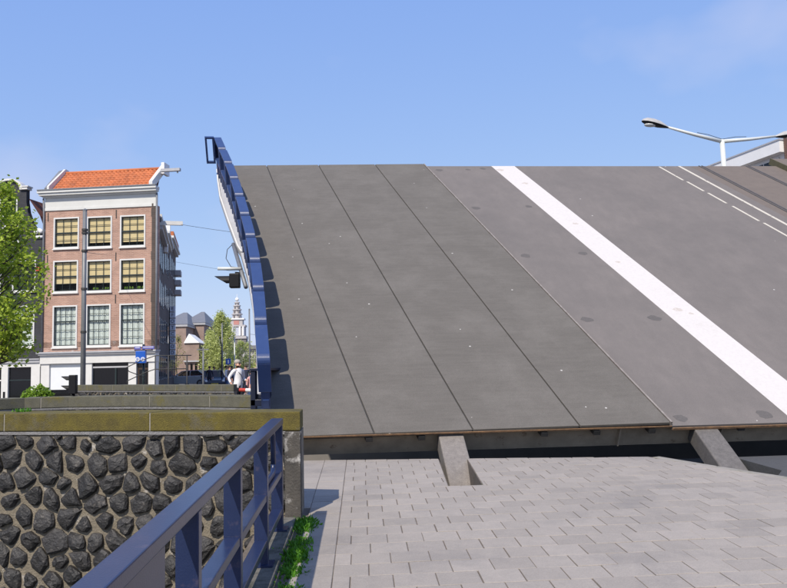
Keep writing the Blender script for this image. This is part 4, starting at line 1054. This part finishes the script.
pr, ptop = pole(85.0, 211, 30.5, .10, .075, 'tall grey tapered pole standing in front of the brick corner house', POLEM, clamps=(231, 234, 252, 290, 333))
pole(222, 324, 62, .07, .05, 'grey pole in front of the green street tree', POLEM, .12)
pole(234.5, 338, 58, .055, .04, 'thin pale pole directly below the church spire', POLEW, .12)
pole(249.3, 310, 52, .062, .045, 'thin grey pole between church spire and blue railing', POLEM, .12)
pr2, pt2 = pole(203.2, 349, 46, .055, .045, 'short grey pole with cross arm beside the dark car', POLEM, .12)
MB().box((pt2.x-.35, pt2.y-.05, pt2.z-.06), (pt2.x+.3, pt2.y+.05, pt2.z+.0)).build('cross_arm', POLEM, pr2)

# traffic signal with hoods by the end of the far wall
c = atY(72.8, 381, 27.2)
ts = thing('traffic_signal', (c.x, c.y, .1), 'black traffic signal with two hoods in front of the white shop shutter', 'traffic signal')
MB().box((c.x-.10, c.y-.12, c.z-.42), (c.x+.13, c.y+.12, c.z+.20)).build('housing', BLACK, ts, bevel=.02)
MB().tube([(c.x+.02, c.y, .0), (c.x+.02, c.y, c.z-.42)], .06, 8).build('post', BLACK, ts, smooth=True)
for dz in (.06, -.24):
    hood(V((c.x-.10, c.y, c.z+dz)), .10, .27).build('visor', BLACK, ts)
    MB().lathe([(.08, 0), (.08, .012)], (0, 0, 0), 12, T=lambda x, y, z: V((c.x-.10-z, c.y+x, c.z+dz+y))).build('lens', REDP, ts)

# blue sign with two round symbols and street-name plates
c = atY(141.2, 357, 29.5)
bs = thing('sign_post', (c.x, c.y, .1), 'blue sign box with round white symbols and name plates on a dark post', 'sign')
MB().tube([(c.x+.05, c.y+.16, .0), (c.x+.05, c.y+.16, c.z+.46)], .045, 10).build('post', DARKG, bs, smooth=True)
MB().box((c.x-.17, c.y-.13, c.z-.22), (c.x+.17, c.y+.11, c.z+.22)).build('sign_box', SIGNB, bs, bevel=.01)
for dx in (-.095, .085):
    d = MB(); d.lathe([(.075, 0), (.075, .012)], (0, 0, 0), 18, T=lambda x, y, z: V((c.x+dx+x, c.y-.131-z, c.z-.08+y))); d.build('round_symbol', SIGNW, bs)
    rg = MB(); rg.tube([V((c.x+dx+.035*math.cos(t*math.pi/6), c.y-.146, c.z-.075+.035*math.sin(t*math.pi/6))) for t in range(13)], .008, 6)
    rg.tube([V((c.x+dx-.03, c.y-.146, c.z-.13)), V((c.x+dx-.005, c.y-.146, c.z-.07))], .008, 6); rg.build('symbol_ring', SIGNB, bs)
for dx0, dx1, dz in ((-.24, -.02, .27), (.04, .46, .28)):
    MB().box((c.x+dx0, c.y-.02, c.z+dz), (c.x+dx1, c.y+.0, c.z+dz+.11)).build('name_plate', pm('plate_blue', (.12, .12, .42), (.10, .10, .36), 5, .4), bs)
    MB().box((c.x+dx0+.03, c.y-.024, c.z+dz+.05), (c.x+dx1-.03, c.y-.0205, c.z+dz+.09)).build('plate_text_band', pm('plate_pale', (.6, .6, .72), (.4, .4, .55), 60, .5), bs)
MB().box((c.x-.24, c.y-.01, c.z+.222), (c.x+.38, c.y+.15, c.z+.265)).build('crossbar', NAVYC, bs)

# slim quay railing with bent ends
qr = thing('quay_railing', atY(170, 384, 28.0), 'slim dark iron railing with bent ends beside the blue sign', 'railing')
qp = lambda x, y, Y=28.0: atY(x, y, Y)
MB().tube([qp(191.5, 355.3), qp(155.5, 355.6), qp(140, 361), qp(126.5, 367.5), qp(129, 371.5), qp(146.5, 378)], .016, 8).build('top_rail', STEELDK, qr, smooth=True)
MB().tube([qp(187, 368.7), qp(155, 369.2), qp(146.5, 372), qp(127, 381), qp(126.5, 386)], .016, 8).build('middle_rail', STEELDK, qr, smooth=True)
for x in (155.3, 187.0, 168.5):
    MB().tube([qp(x, 355.5), V((qp(x, 355.5).x, 28.0, .05))], .02, 8).build('post', STEELDK, qr, smooth=True)

# red-white barrier arm closing the bridge
a_, b_ = atY(239.5, 389.8, 25.0), atY(285, 391.5, 24.6)
ba = thing('road_barrier', V((b_.x, b_.y, .1)), 'red and white barrier arm behind the foot of the raised leaf', 'barrier')
nb = 7
for i in range(nb):
    p, q = a_.lerp(b_, i/nb), a_.lerp(b_, (i+1)/nb)
    MB().tube([p, q], .055, 10).build('arm_section', REDP if i % 2 == 0 else SIGNW, ba, smooth=False)
MB().box((b_.x, b_.y-.15, .0), (b_.x+.35, b_.y+.2, 1.2)).build('motor_box', GREYP, ba, bevel=.02)
# low red/white post in the gap
pp = atY(254.5, 404, 24.0)
bp_ = thing('barrier_post', V((pp.x, pp.y, .1)), 'short red and white striped post below the barrier arm', 'post')
for i in range(4): MB().lathe([(.10, 0), (.10, .17)], (pp.x+.08, pp.y, .1+.17*i), 10).build('band', REDP if i % 2 else SIGNW, bp_)

# overhead wires
def wire(name, a, b, sag, r, label):
    pts = [a.lerp(b, t/16)+V((0, 0, -sag*4*(t/16)*(1-t/16))) for t in range(17)]
    o = MB().tube(pts, r, 5).build(name, WIRE, None, origin=a); tag(o, label, 'wire', 'overhead wires')
    return o
wire('overhead_wire', atY(181, 224.5, 51), atY(330, 242, 44), .1, .012, 'upper thin overhead wire running from the white hoist beam to the leaf')
wire('overhead_wire', atY(176, 262, 70), atY(330, 284, 60), .1, .010, 'lower faint overhead wire behind the signal lamp')
wire('overhead_wire', atY(85, 252, 30.5), atY(107, 254.5, 45), .02, .010, 'short wire from the tall grey pole to the brick facade')
wire('overhead_wire', atY(249, 334, 52), atY(330, 341, 50), .05, .010, 'thin wire leaving the pole beside the church spire')

# ------------------------------------------------------------------ cars
def car(loc, rz, paint, label):
    root = thing('parked_car', loc, label, 'car', 'cars parked on the far bank')
    c_, s_ = math.cos(rz), math.sin(rz); O = V(loc)
    def T(x, y, z): return O+V((x*c_-y*s_, x*s_+y*c_, z))
    prof = [(-2.1, .25), (2.1, .25), (2.18, .5), (2.1, .72), (1.2, .90), (.95, .95), (-1.75, .98), (-2.12, .86), (-2.18, .5)]
    mb = MB(); n = len(prof)
    vs = []
    for y, sc in ((-.86, .98), (-.80, 1.0), (.80, 1.0), (.86, .98)):
        vs += [T(x*sc, y, z if abs(y) < .83 else .3+(z-.3)*.94) for x, z in prof]
    fs = [tuple(range(n)), tuple(range(3*n, 4*n))]
    for k in range(3): fs += [(k*n+i, k*n+(i+1) % n, (k+1)*n+(i+1) % n, (k+1)*n+i) for i in range(n)]
    mb.add(vs, fs); mb.build('body', paint, root, bevel=.05)
    cab = [(1.0, .94), (.35, 1.38), (-1.1, 1.42), (-1.75, .97)]
    mb = MB(); vs = []
    for sg in (-1, 1): vs += [T(x, sg*(.76 if z < 1.1 else .60), z) for x, z in cab]
    mb.add(vs, [(0, 1, 2, 3), (4, 7, 6, 5), (0, 4, 5, 1), (2, 6, 7, 3), (3, 7, 4, 0)]); mb.build('windows', GLASSD, root)
    mb = MB(); mb.add([T(.37, -.62, 1.385), T(.37, .62, 1.385), T(-1.12, .62, 1.425), T(-1.12, -.62, 1.425), T(.30, -.58, 1.43), T(.30, .58, 1.43), T(-1.05, .58, 1.465), T(-1.05, -.58, 1.465)], [(0,3,2,1),(4,5,6,7),(0,1,5,4),(1,2,6,5),(2,3,7,6),(3,0,4,7)])
    mb.build('roof', paint, root)
    for x, z0, x2 in ((.98, .95, .36), (-.35, .96, -.38), (-1.73, .97, -1.1)):
        for sg in (-1, 1): MB().tube([T(x, sg*.765, z0), T(x2, sg*.61, 1.40)], .035, 6).build('pillar', paint, root)
    for x in (-1.3, 1.35):
        for sg in (-1, 1):
            w = MB().lathe([(.22, 0), (.31, .0), (.31, .19), (.22, .19)], (0, 0, 0), 18, T=lambda a, b, c: T(x+a, sg*(.68+c), .31+b)).build('wheel', TYRE, root, smooth=False)
            MB().lathe([(.20, 0), (.20, .195), (.06, .20)], (0, 0, 0), 14, T=lambda a, b, c: T(x+a, sg*(.68+c), .31+b)).build('rim', CHROME, w)
    for sg in (-1, 1):
        MB().ell(tuple(T(2.08, sg*.62, .64)), (.12, .16, .09), 10, 6).build('headlight', SIGNW, root, smooth=True)
        MB().ell(tuple(T(-2.1, sg*.66, .74)), (.08, .12, .10), 10, 6).build('tail_light', REDP, root, smooth=True)
        MB().ell(tuple(T(.75, sg*.90, .98)), (.07, .10, .07), 8, 6).build('mirror', paint, root, smooth=True)
    MB().box((2.15, -.26, .38), (2.2, .26, .49), T=T).build('number_plate', pm('plate_yellow', (.7, .5, .05), (.65, .46, .05), 5, .5), root)
    return root
car((X(213.5, 62), 62.0, .12), R(-80), CARBLUE, 'dark blue parked car behind the far wall, left of the man in white')
car((X(188, 74), 74.0, .12), R(175), CARSIL, 'silver car parked before the brick hall, behind the iron railing')
car((X(195, 84), 84.0, .12), R(95), REDP, 'small red car seen between the silver and dark blue cars')

# ------------------------------------------------------------------ people
def person(loc, rz, h, skinm, top, bottom, hair, label, arms='down', group=None, extras=True):
    root = thing('person', loc, label, 'person', group or 'people on the far bank')
    k = h/1.75; O = V(loc); c_, s_ = math.cos(rz), math.sin(rz)
    def T(x, y, z): return O+V(((x*c_-y*s_)*k, (x*s_+y*c_)*k, z*k))
    # skeleton: (pos, radius, material zone)
    vs = []; es = []
    def vtx(x, y, z, r): vs.append((T(x, y, z), r*k)); return len(vs)-1
    pel = vtx(0, 0, .95, .145); wai = vtx(0, 0, 1.12, .135); che = vtx(0, .0, 1.30, .15); shd = vtx(0, 0, 1.43, .10); nk = vtx(0, 0, 1.50, .055); hd = vtx(0, -.015, 1.585, .075); ht = vtx(0, -.01, 1.67, .085)
    for a, b in ((pel, wai), (wai, che), (che, shd), (shd, nk), (nk, hd), (hd, ht)): es.append((a, b))
    for sg in (-1, 1):
        hp = vtx(sg*.10, 0, .88, .10); kn = vtx(sg*.11, -.03, .48, .065); an = vtx(sg*.12, .02, .09, .045); toe = vtx(sg*.13, -.15, .035, .035)
        es += [(pel, hp), (hp, kn), (kn, an), (an, toe)]
        sh = vtx(sg*.185, 0, 1.42, .065)
        if arms == 'bent' and sg == -1: el = vtx(sg*.33, .06, 1.20, .048); wr = vtx(sg*.36, -.10, 1.02, .034); ha = vtx(sg*.36, -.16, .98, .038)
        elif arms == 'bent': el = vtx(sg*.27, .05, 1.16, .048); wr = vtx(sg*.22, -.17, 1.10, .034); ha = vtx(sg*.17, -.22, 1.10, .038)
        else: el = vtx(sg*.25, .02, 1.13, .046); wr = vtx(sg*.26, -.06, .90, .033); ha = vtx(sg*.26, -.08, .83, .036)
        es += [(shd, sh), (sh, el), (el, wr), (wr, ha)]
        d = (vs[ha][0]-vs[wr][0]).normalized()
        side = T(0, 1, 0)-T(0, 0, 0); side.normalize()
        if abs(side.dot(d)) > .8: side = T(1, 0, 0)-T(0, 0, 0); side.normalize()
        for f in range(4):
            b_ = vs[ha][0]+d*.045*k+side*((f-1.5)*.019*k); ln = (.06, .072, .068, .052)[f]*k
            i0 = len(vs); vs.append((b_, .0095*k)); i1 = len(vs); vs.append((b_+d*ln*.55+V((0, 0, -.004)), .009*k)); i2 = len(vs); vs.append((b_+d*ln+V((0, 0, -.014*k)), .0075*k))
            es += [(ha, i0), (i0, i1), (i1, i2)]
        i0 = len(vs); vs.append((vs[ha][0]+side*.045*k+d*.01*k, .011*k)); i1 = len(vs); vs.append((vs[ha][0]+side*.06*k+d*.05*k, .009*k)); es += [(ha, i0), (i0, i1)]
    me = bpy.data.meshes.new('body'); me.from_pydata([v[0]-O for v in vs], es, []); ob = bpy.data.objects.new('body', me); COL.objects.link(ob)
    sk = ob.modifiers.new('skin', 'SKIN'); sub = ob.modifiers.new('sub', 'SUBSURF'); sub.levels = 1; sub.render_levels = 1
    for i, d in enumerate(me.skin_vertices[0].data): d.radius = (vs[i][1], vs[i][1]); d.use_root = (i == 0)
    dg = bpy.context.evaluated_depsgraph_get(); ev = bpy.data.meshes.new_from_object(ob.evaluated_get(dg))
    bpy.data.objects.remove(ob)
    ob = bpy.data.objects.new('body', ev); COL.objects.link(ob); ob.parent = root
    ev.materials.clear()
    for m in (skinm, top, bottom): ev.materials.append(m)
    hands = [v[0]-O for v in vs if abs(v[1]-.036*k) < 1e-6 or abs(v[1]-.038*k) < 1e-6]
    for p in ev.polygons:
        z = p.center.z/k; p.use_smooth = True
        near = min((p.center-hh).length for hh in hands) < .13*k
        p.material_index = 0 if (z > 1.475 or near) else (1 if z > .93 else 2)
    # face and hair
    hm = MB(); hm.ell((0, 0, 0), (.098, .112, .085), 12, 8, T=lambda x, y, z: T(x, y+.035, z+1.69)); hm.build('hair', hair, root, smooth=True)
    nm = MB(); nm.ell((0, 0, 0), (.014, .022, .025), 6, 5, T=lambda x, y, z: T(x, y-.108, z+1.605)); nm.ell((0, 0, 0), (.03, .01, .008), 6, 5, T=lambda x, y, z: T(x, y-.090, z+1.552))
    for sg in (-1, 1): nm.ell((0, 0, 0), (.012, .022, .032), 6, 5, T=lambda x, y, z: T(x+sg*.092, y-.0, z+1.61))
    nm.build('face_features', skinm, root, smooth=True)
    gm = MB()
    for sg in (-1, 1): gm.ell((0, 0, 0), (.03, .012, .018), 8, 5, T=lambda x, y, z: T(x+sg*.036, y-.095, z+1.635))
    gm.build('sunglasses' if extras else 'eyes', BLACK, root, smooth=True)
    if extras:
        MB().tube([T(-.12, -.03, 1.47), T(-.02, -.17, 1.28), T(.12, -.15, 1.05), T(.19, -.02, .96), T(.10, .15, 1.1), T(-.08, .12, 1.40), T(-.12, -.03, 1.47)], .011*k, 6).build('bag_strap', NAVYC, root, smooth=True)
        bg_ = MB(); bg_.box((.16, -.14, .74), (.26, .14, .98), T=T); bg_.build('shoulder_bag', NAVYC, root, bevel=.03)
    return root
pw = atY(238, 361, 25.8)
person((pw.x, 25.8, .13), R(48), pw.z-.10, SKIN, SHIRTW, TROUS, HAIRG, 'grey-haired man in a white shirt with a shoulder bag behind the far wall', 'bent')
pw = atY(253.5, 371, 28.5)
person((pw.x-.05, 28.5, .13), R(-20), pw.z-.10, SKIN, PINK, DENIM, HAIRB, 'person in a pink checked shirt standing right of the man in white', 'down', extras=False)
pw = atY(258.5, 362, 27.5)
person((pw.x, 27.5, .13), R(10), 1.8, SKIN, DENIM, TROUS, HAIRB, 'person in blue half hidden by the blue railing frame', 'down', extras=False)
for i, (px, Y, m1, m2, lb) in enumerate(((209.5, 60, NAVYC, TROUS, 'distant pedestrian in dark clothes left of the green street tree'), (214, 66, PINK, DENIM, 'distant pedestrian in pink under the green street tree'),
        (226.5, 58, SHIRTW, DENIM, 'distant pedestrian in white under the street tree'), (229.5, 50, NAVYC, DENIM, 'distant pedestrian in navy behind the man in white'), (232, 64, DENIM, TROUS, 'distant pedestrian in denim under the trees'), (246, 48, NAVYC, TROUS, 'distant pedestrian in dark jacket left of the thin grey pole'))):
    person((X(px, Y), Y, .13), R(40*i), 1.72, SKIN, m1, m2, HAIRB, lb, 'down', extras=False)
# small blue information sign by the trees
c = atY(228.3, 361.5, 56); iss = thing('blue_sign', (c.x, c.y, .1), 'small square blue road sign in front of the street trees', 'sign')
MB().box((c.x-.17, c.y, c.z-.20), (c.x+.17, c.y+.03, c.z+.20)).build('plate', SIGNB, iss); MB().box((c.x-.05, c.y-.01, c.z-.13), (c.x+.05, c.y-.001, c.z+.1)).build('symbol', SIGNW, iss)
MB().tube([(c.x, c.y+.06, .0), (c.x, c.y+.06, c.z+.3)], .03, 8).build('post', POLEM, iss)

# ------------------------------------------------------------------ trees and bush
def leaf_cloud(mb, c, rad, n, size, rng, flat=1.0):
    for i in range(n):
        v = V((rng.gauss(0, 1), rng.gauss(0, 1), rng.gauss(0, 1)))
        v = v.normalized()*(rng.random()**.45); p = c+V((v.x*rad.x, v.y*rad.y, v.z*rad.z))
        a = V((rng.uniform(-1, 1), rng.uniform(-1, 1), rng.uniform(-.6, .6))).normalized(); b = a.cross(V((rng.uniform(-1, 1), rng.uniform(-1, 1), rng.uniform(-.2, 1)))).normalized()
        l_ = size*rng.uniform(.6, 1.25); w = l_*rng.uniform(.45, .7)
        mb.add([p-a*l_*.5, p+b*w*.5-a*.05*l_, p+a*l_*.5, p-b*w*.5], [(0, 1, 2, 3)])
def tree(name, base, height, crown, label, leafm, rng, nl, size, trunk_r=.16, ncl=60, up_bias=.6, cl=(.32, .30, .30)):
    """crown: function(t in 0..1) -> radius at height fraction t of crown; (z0, z1)"""
    z0, z1, rf = crown; root = thing(name, base, label, 'tree', 'street trees in spring leaf'); B_ = V(base)
    wob = lambda t: V((.18*math.sin(t*5+base[0]), .18*math.cos(t*4+base[1]), 0))
    tk = MB(); tk.tube([B_+V((0, 0, -.1))]+[B_+wob(t)*t+V((0, 0, height*t)) for t in (.15, .3, .5, .7, .85, .97)], [trunk_r*1.3, trunk_r, trunk_r*.85, trunk_r*.6, trunk_r*.4, trunk_r*.22, .02], 8)
    lf = MB()
    for i in range(ncl):
        t = rng.random()**.85; zc = z0+(z1-z0)*t; R_ = rf(t); a = rng.random()*2*math.pi; rr = R_*(.25+.75*rng.random()**.6)
        tip = V((base[0]+rr*math.cos(a), base[1]+rr*math.sin(a), zc))
        zs = max(B_.z+height*.22, zc-rr*(.5+up_bias)); st_ = B_+wob(zs/height)*.8+V((0, 0, zs-B_.z))
        mid = st_.lerp(tip, .55)+V((0, 0, -.12*rr))
        tk.tube([st_, mid, tip], [trunk_r*.22, trunk_r*.13, .012], 5, cap=False)
        for q in range(3):
            p = mid.lerp(tip, .35+.40*q)
            leaf_cloud(lf, p, V((cl[0]*rng.uniform(.7, 1.3), cl[1]*rng.uniform(.7, 1.3), cl[2]*rng.uniform(.7, 1.5))), nl, size, rng)
    tk.build('trunk', BARK, root, smooth=True); lf.build('crown', leafm, root)
    return root
rt_ = random.Random(11)
ct = atY(-6, 300, 30)
tree('street_tree', (ct.x, 30.0, .1), 8.6, (2.3, 8.6, lambda t: 2.0*math.sin(math.pi*min(1, .16+.80*t))**.7*(1.0-.25*t)), 'bright green spring tree at the left edge in front of the dark house', LEAF1, rt_, 26, .17, .15, 120, cl=(.30, .30, .38))
ct = X(221, 96)
tree('street_tree', (ct, 96.0, .1), 7.7, (.9, 8.0, lambda t: 2.3*(1-t)**.6+.15), 'tall pale green street tree left of the church spire', LEAF2, rt_, 22, .24, .14, 95, 1.0, cl=(.38, .38, .7))
tree('street_tree', (X(210.5, 98), 98.0, .1), 6.0, (.9, 6.2, lambda t: 1.7*(1-t)**.6+.15), 'lower green street tree nearest the dark narrow house', LEAF2, rt_, 22, .24, .12, 60, 1.0, cl=(.38, .38, .6))
tree('street_tree', (X(229, 100), 100.0, .1), 7.6, (.9, 7.7, lambda t: 1.4*(1-t)**.6+.12), 'slim pointed green tree beside the church spire', LEAF2, rt_, 22, .20, .10, 46, 1.0, cl=(.25, .25, .55))
tree('street_tree', (X(240, 104), 104.0, .1), 5.0, (1.0, 5.1, lambda t: 2.5*math.sqrt(max(0, 1-t*t))+.1), 'rounded green tree below the church spire', LEAF2, rt_, 22, .22, .12, 60, .7, cl=(.35, .35, .4))
tree('street_tree', (X(177, 88), 88.0, .1), 5.2, (1.6, 5.2, lambda t: .85*math.sin(math.pi*(.1+.85*t))+.1), 'small thin yellow green tree beside the letter sign', LEAF5, rt_, 10, .16, .07, 26, .8, cl=(.3, .3, .4))
bu = thing('bush', (X(40, 20.5), 20.5, .1), 'small bright green bush above the curved wall before the shop fronts', 'bush')
lf = MB(); stm = MB()
for (px, py, rr, n_) in ((37, 392, .22, 230), (31, 394, .20, 160), (43, 393, .20, 190), (49, 395, .14, 110), (27, 397, .16, 100), (39, 399, .32, 260), (46, 400, .25, 160), (40, 387.5, .10, 60)):
    c = atY(px, py, 20.5); leaf_cloud(lf, c, V((rr, rr, rr*.8)), n_, .085, rt_); stm.tube([(bu.location.x+rnd.uniform(-.1, .1), 20.5, .05), tuple(c.lerp(bu.location, .4)), tuple(c)], [.03, .02, .008], 5)
lf.build('crown', LEAF3, bu); stm.build('stems', BARK, bu)

for o in list(bpy.data.objects):
    if '_o' in o: del o['_o']
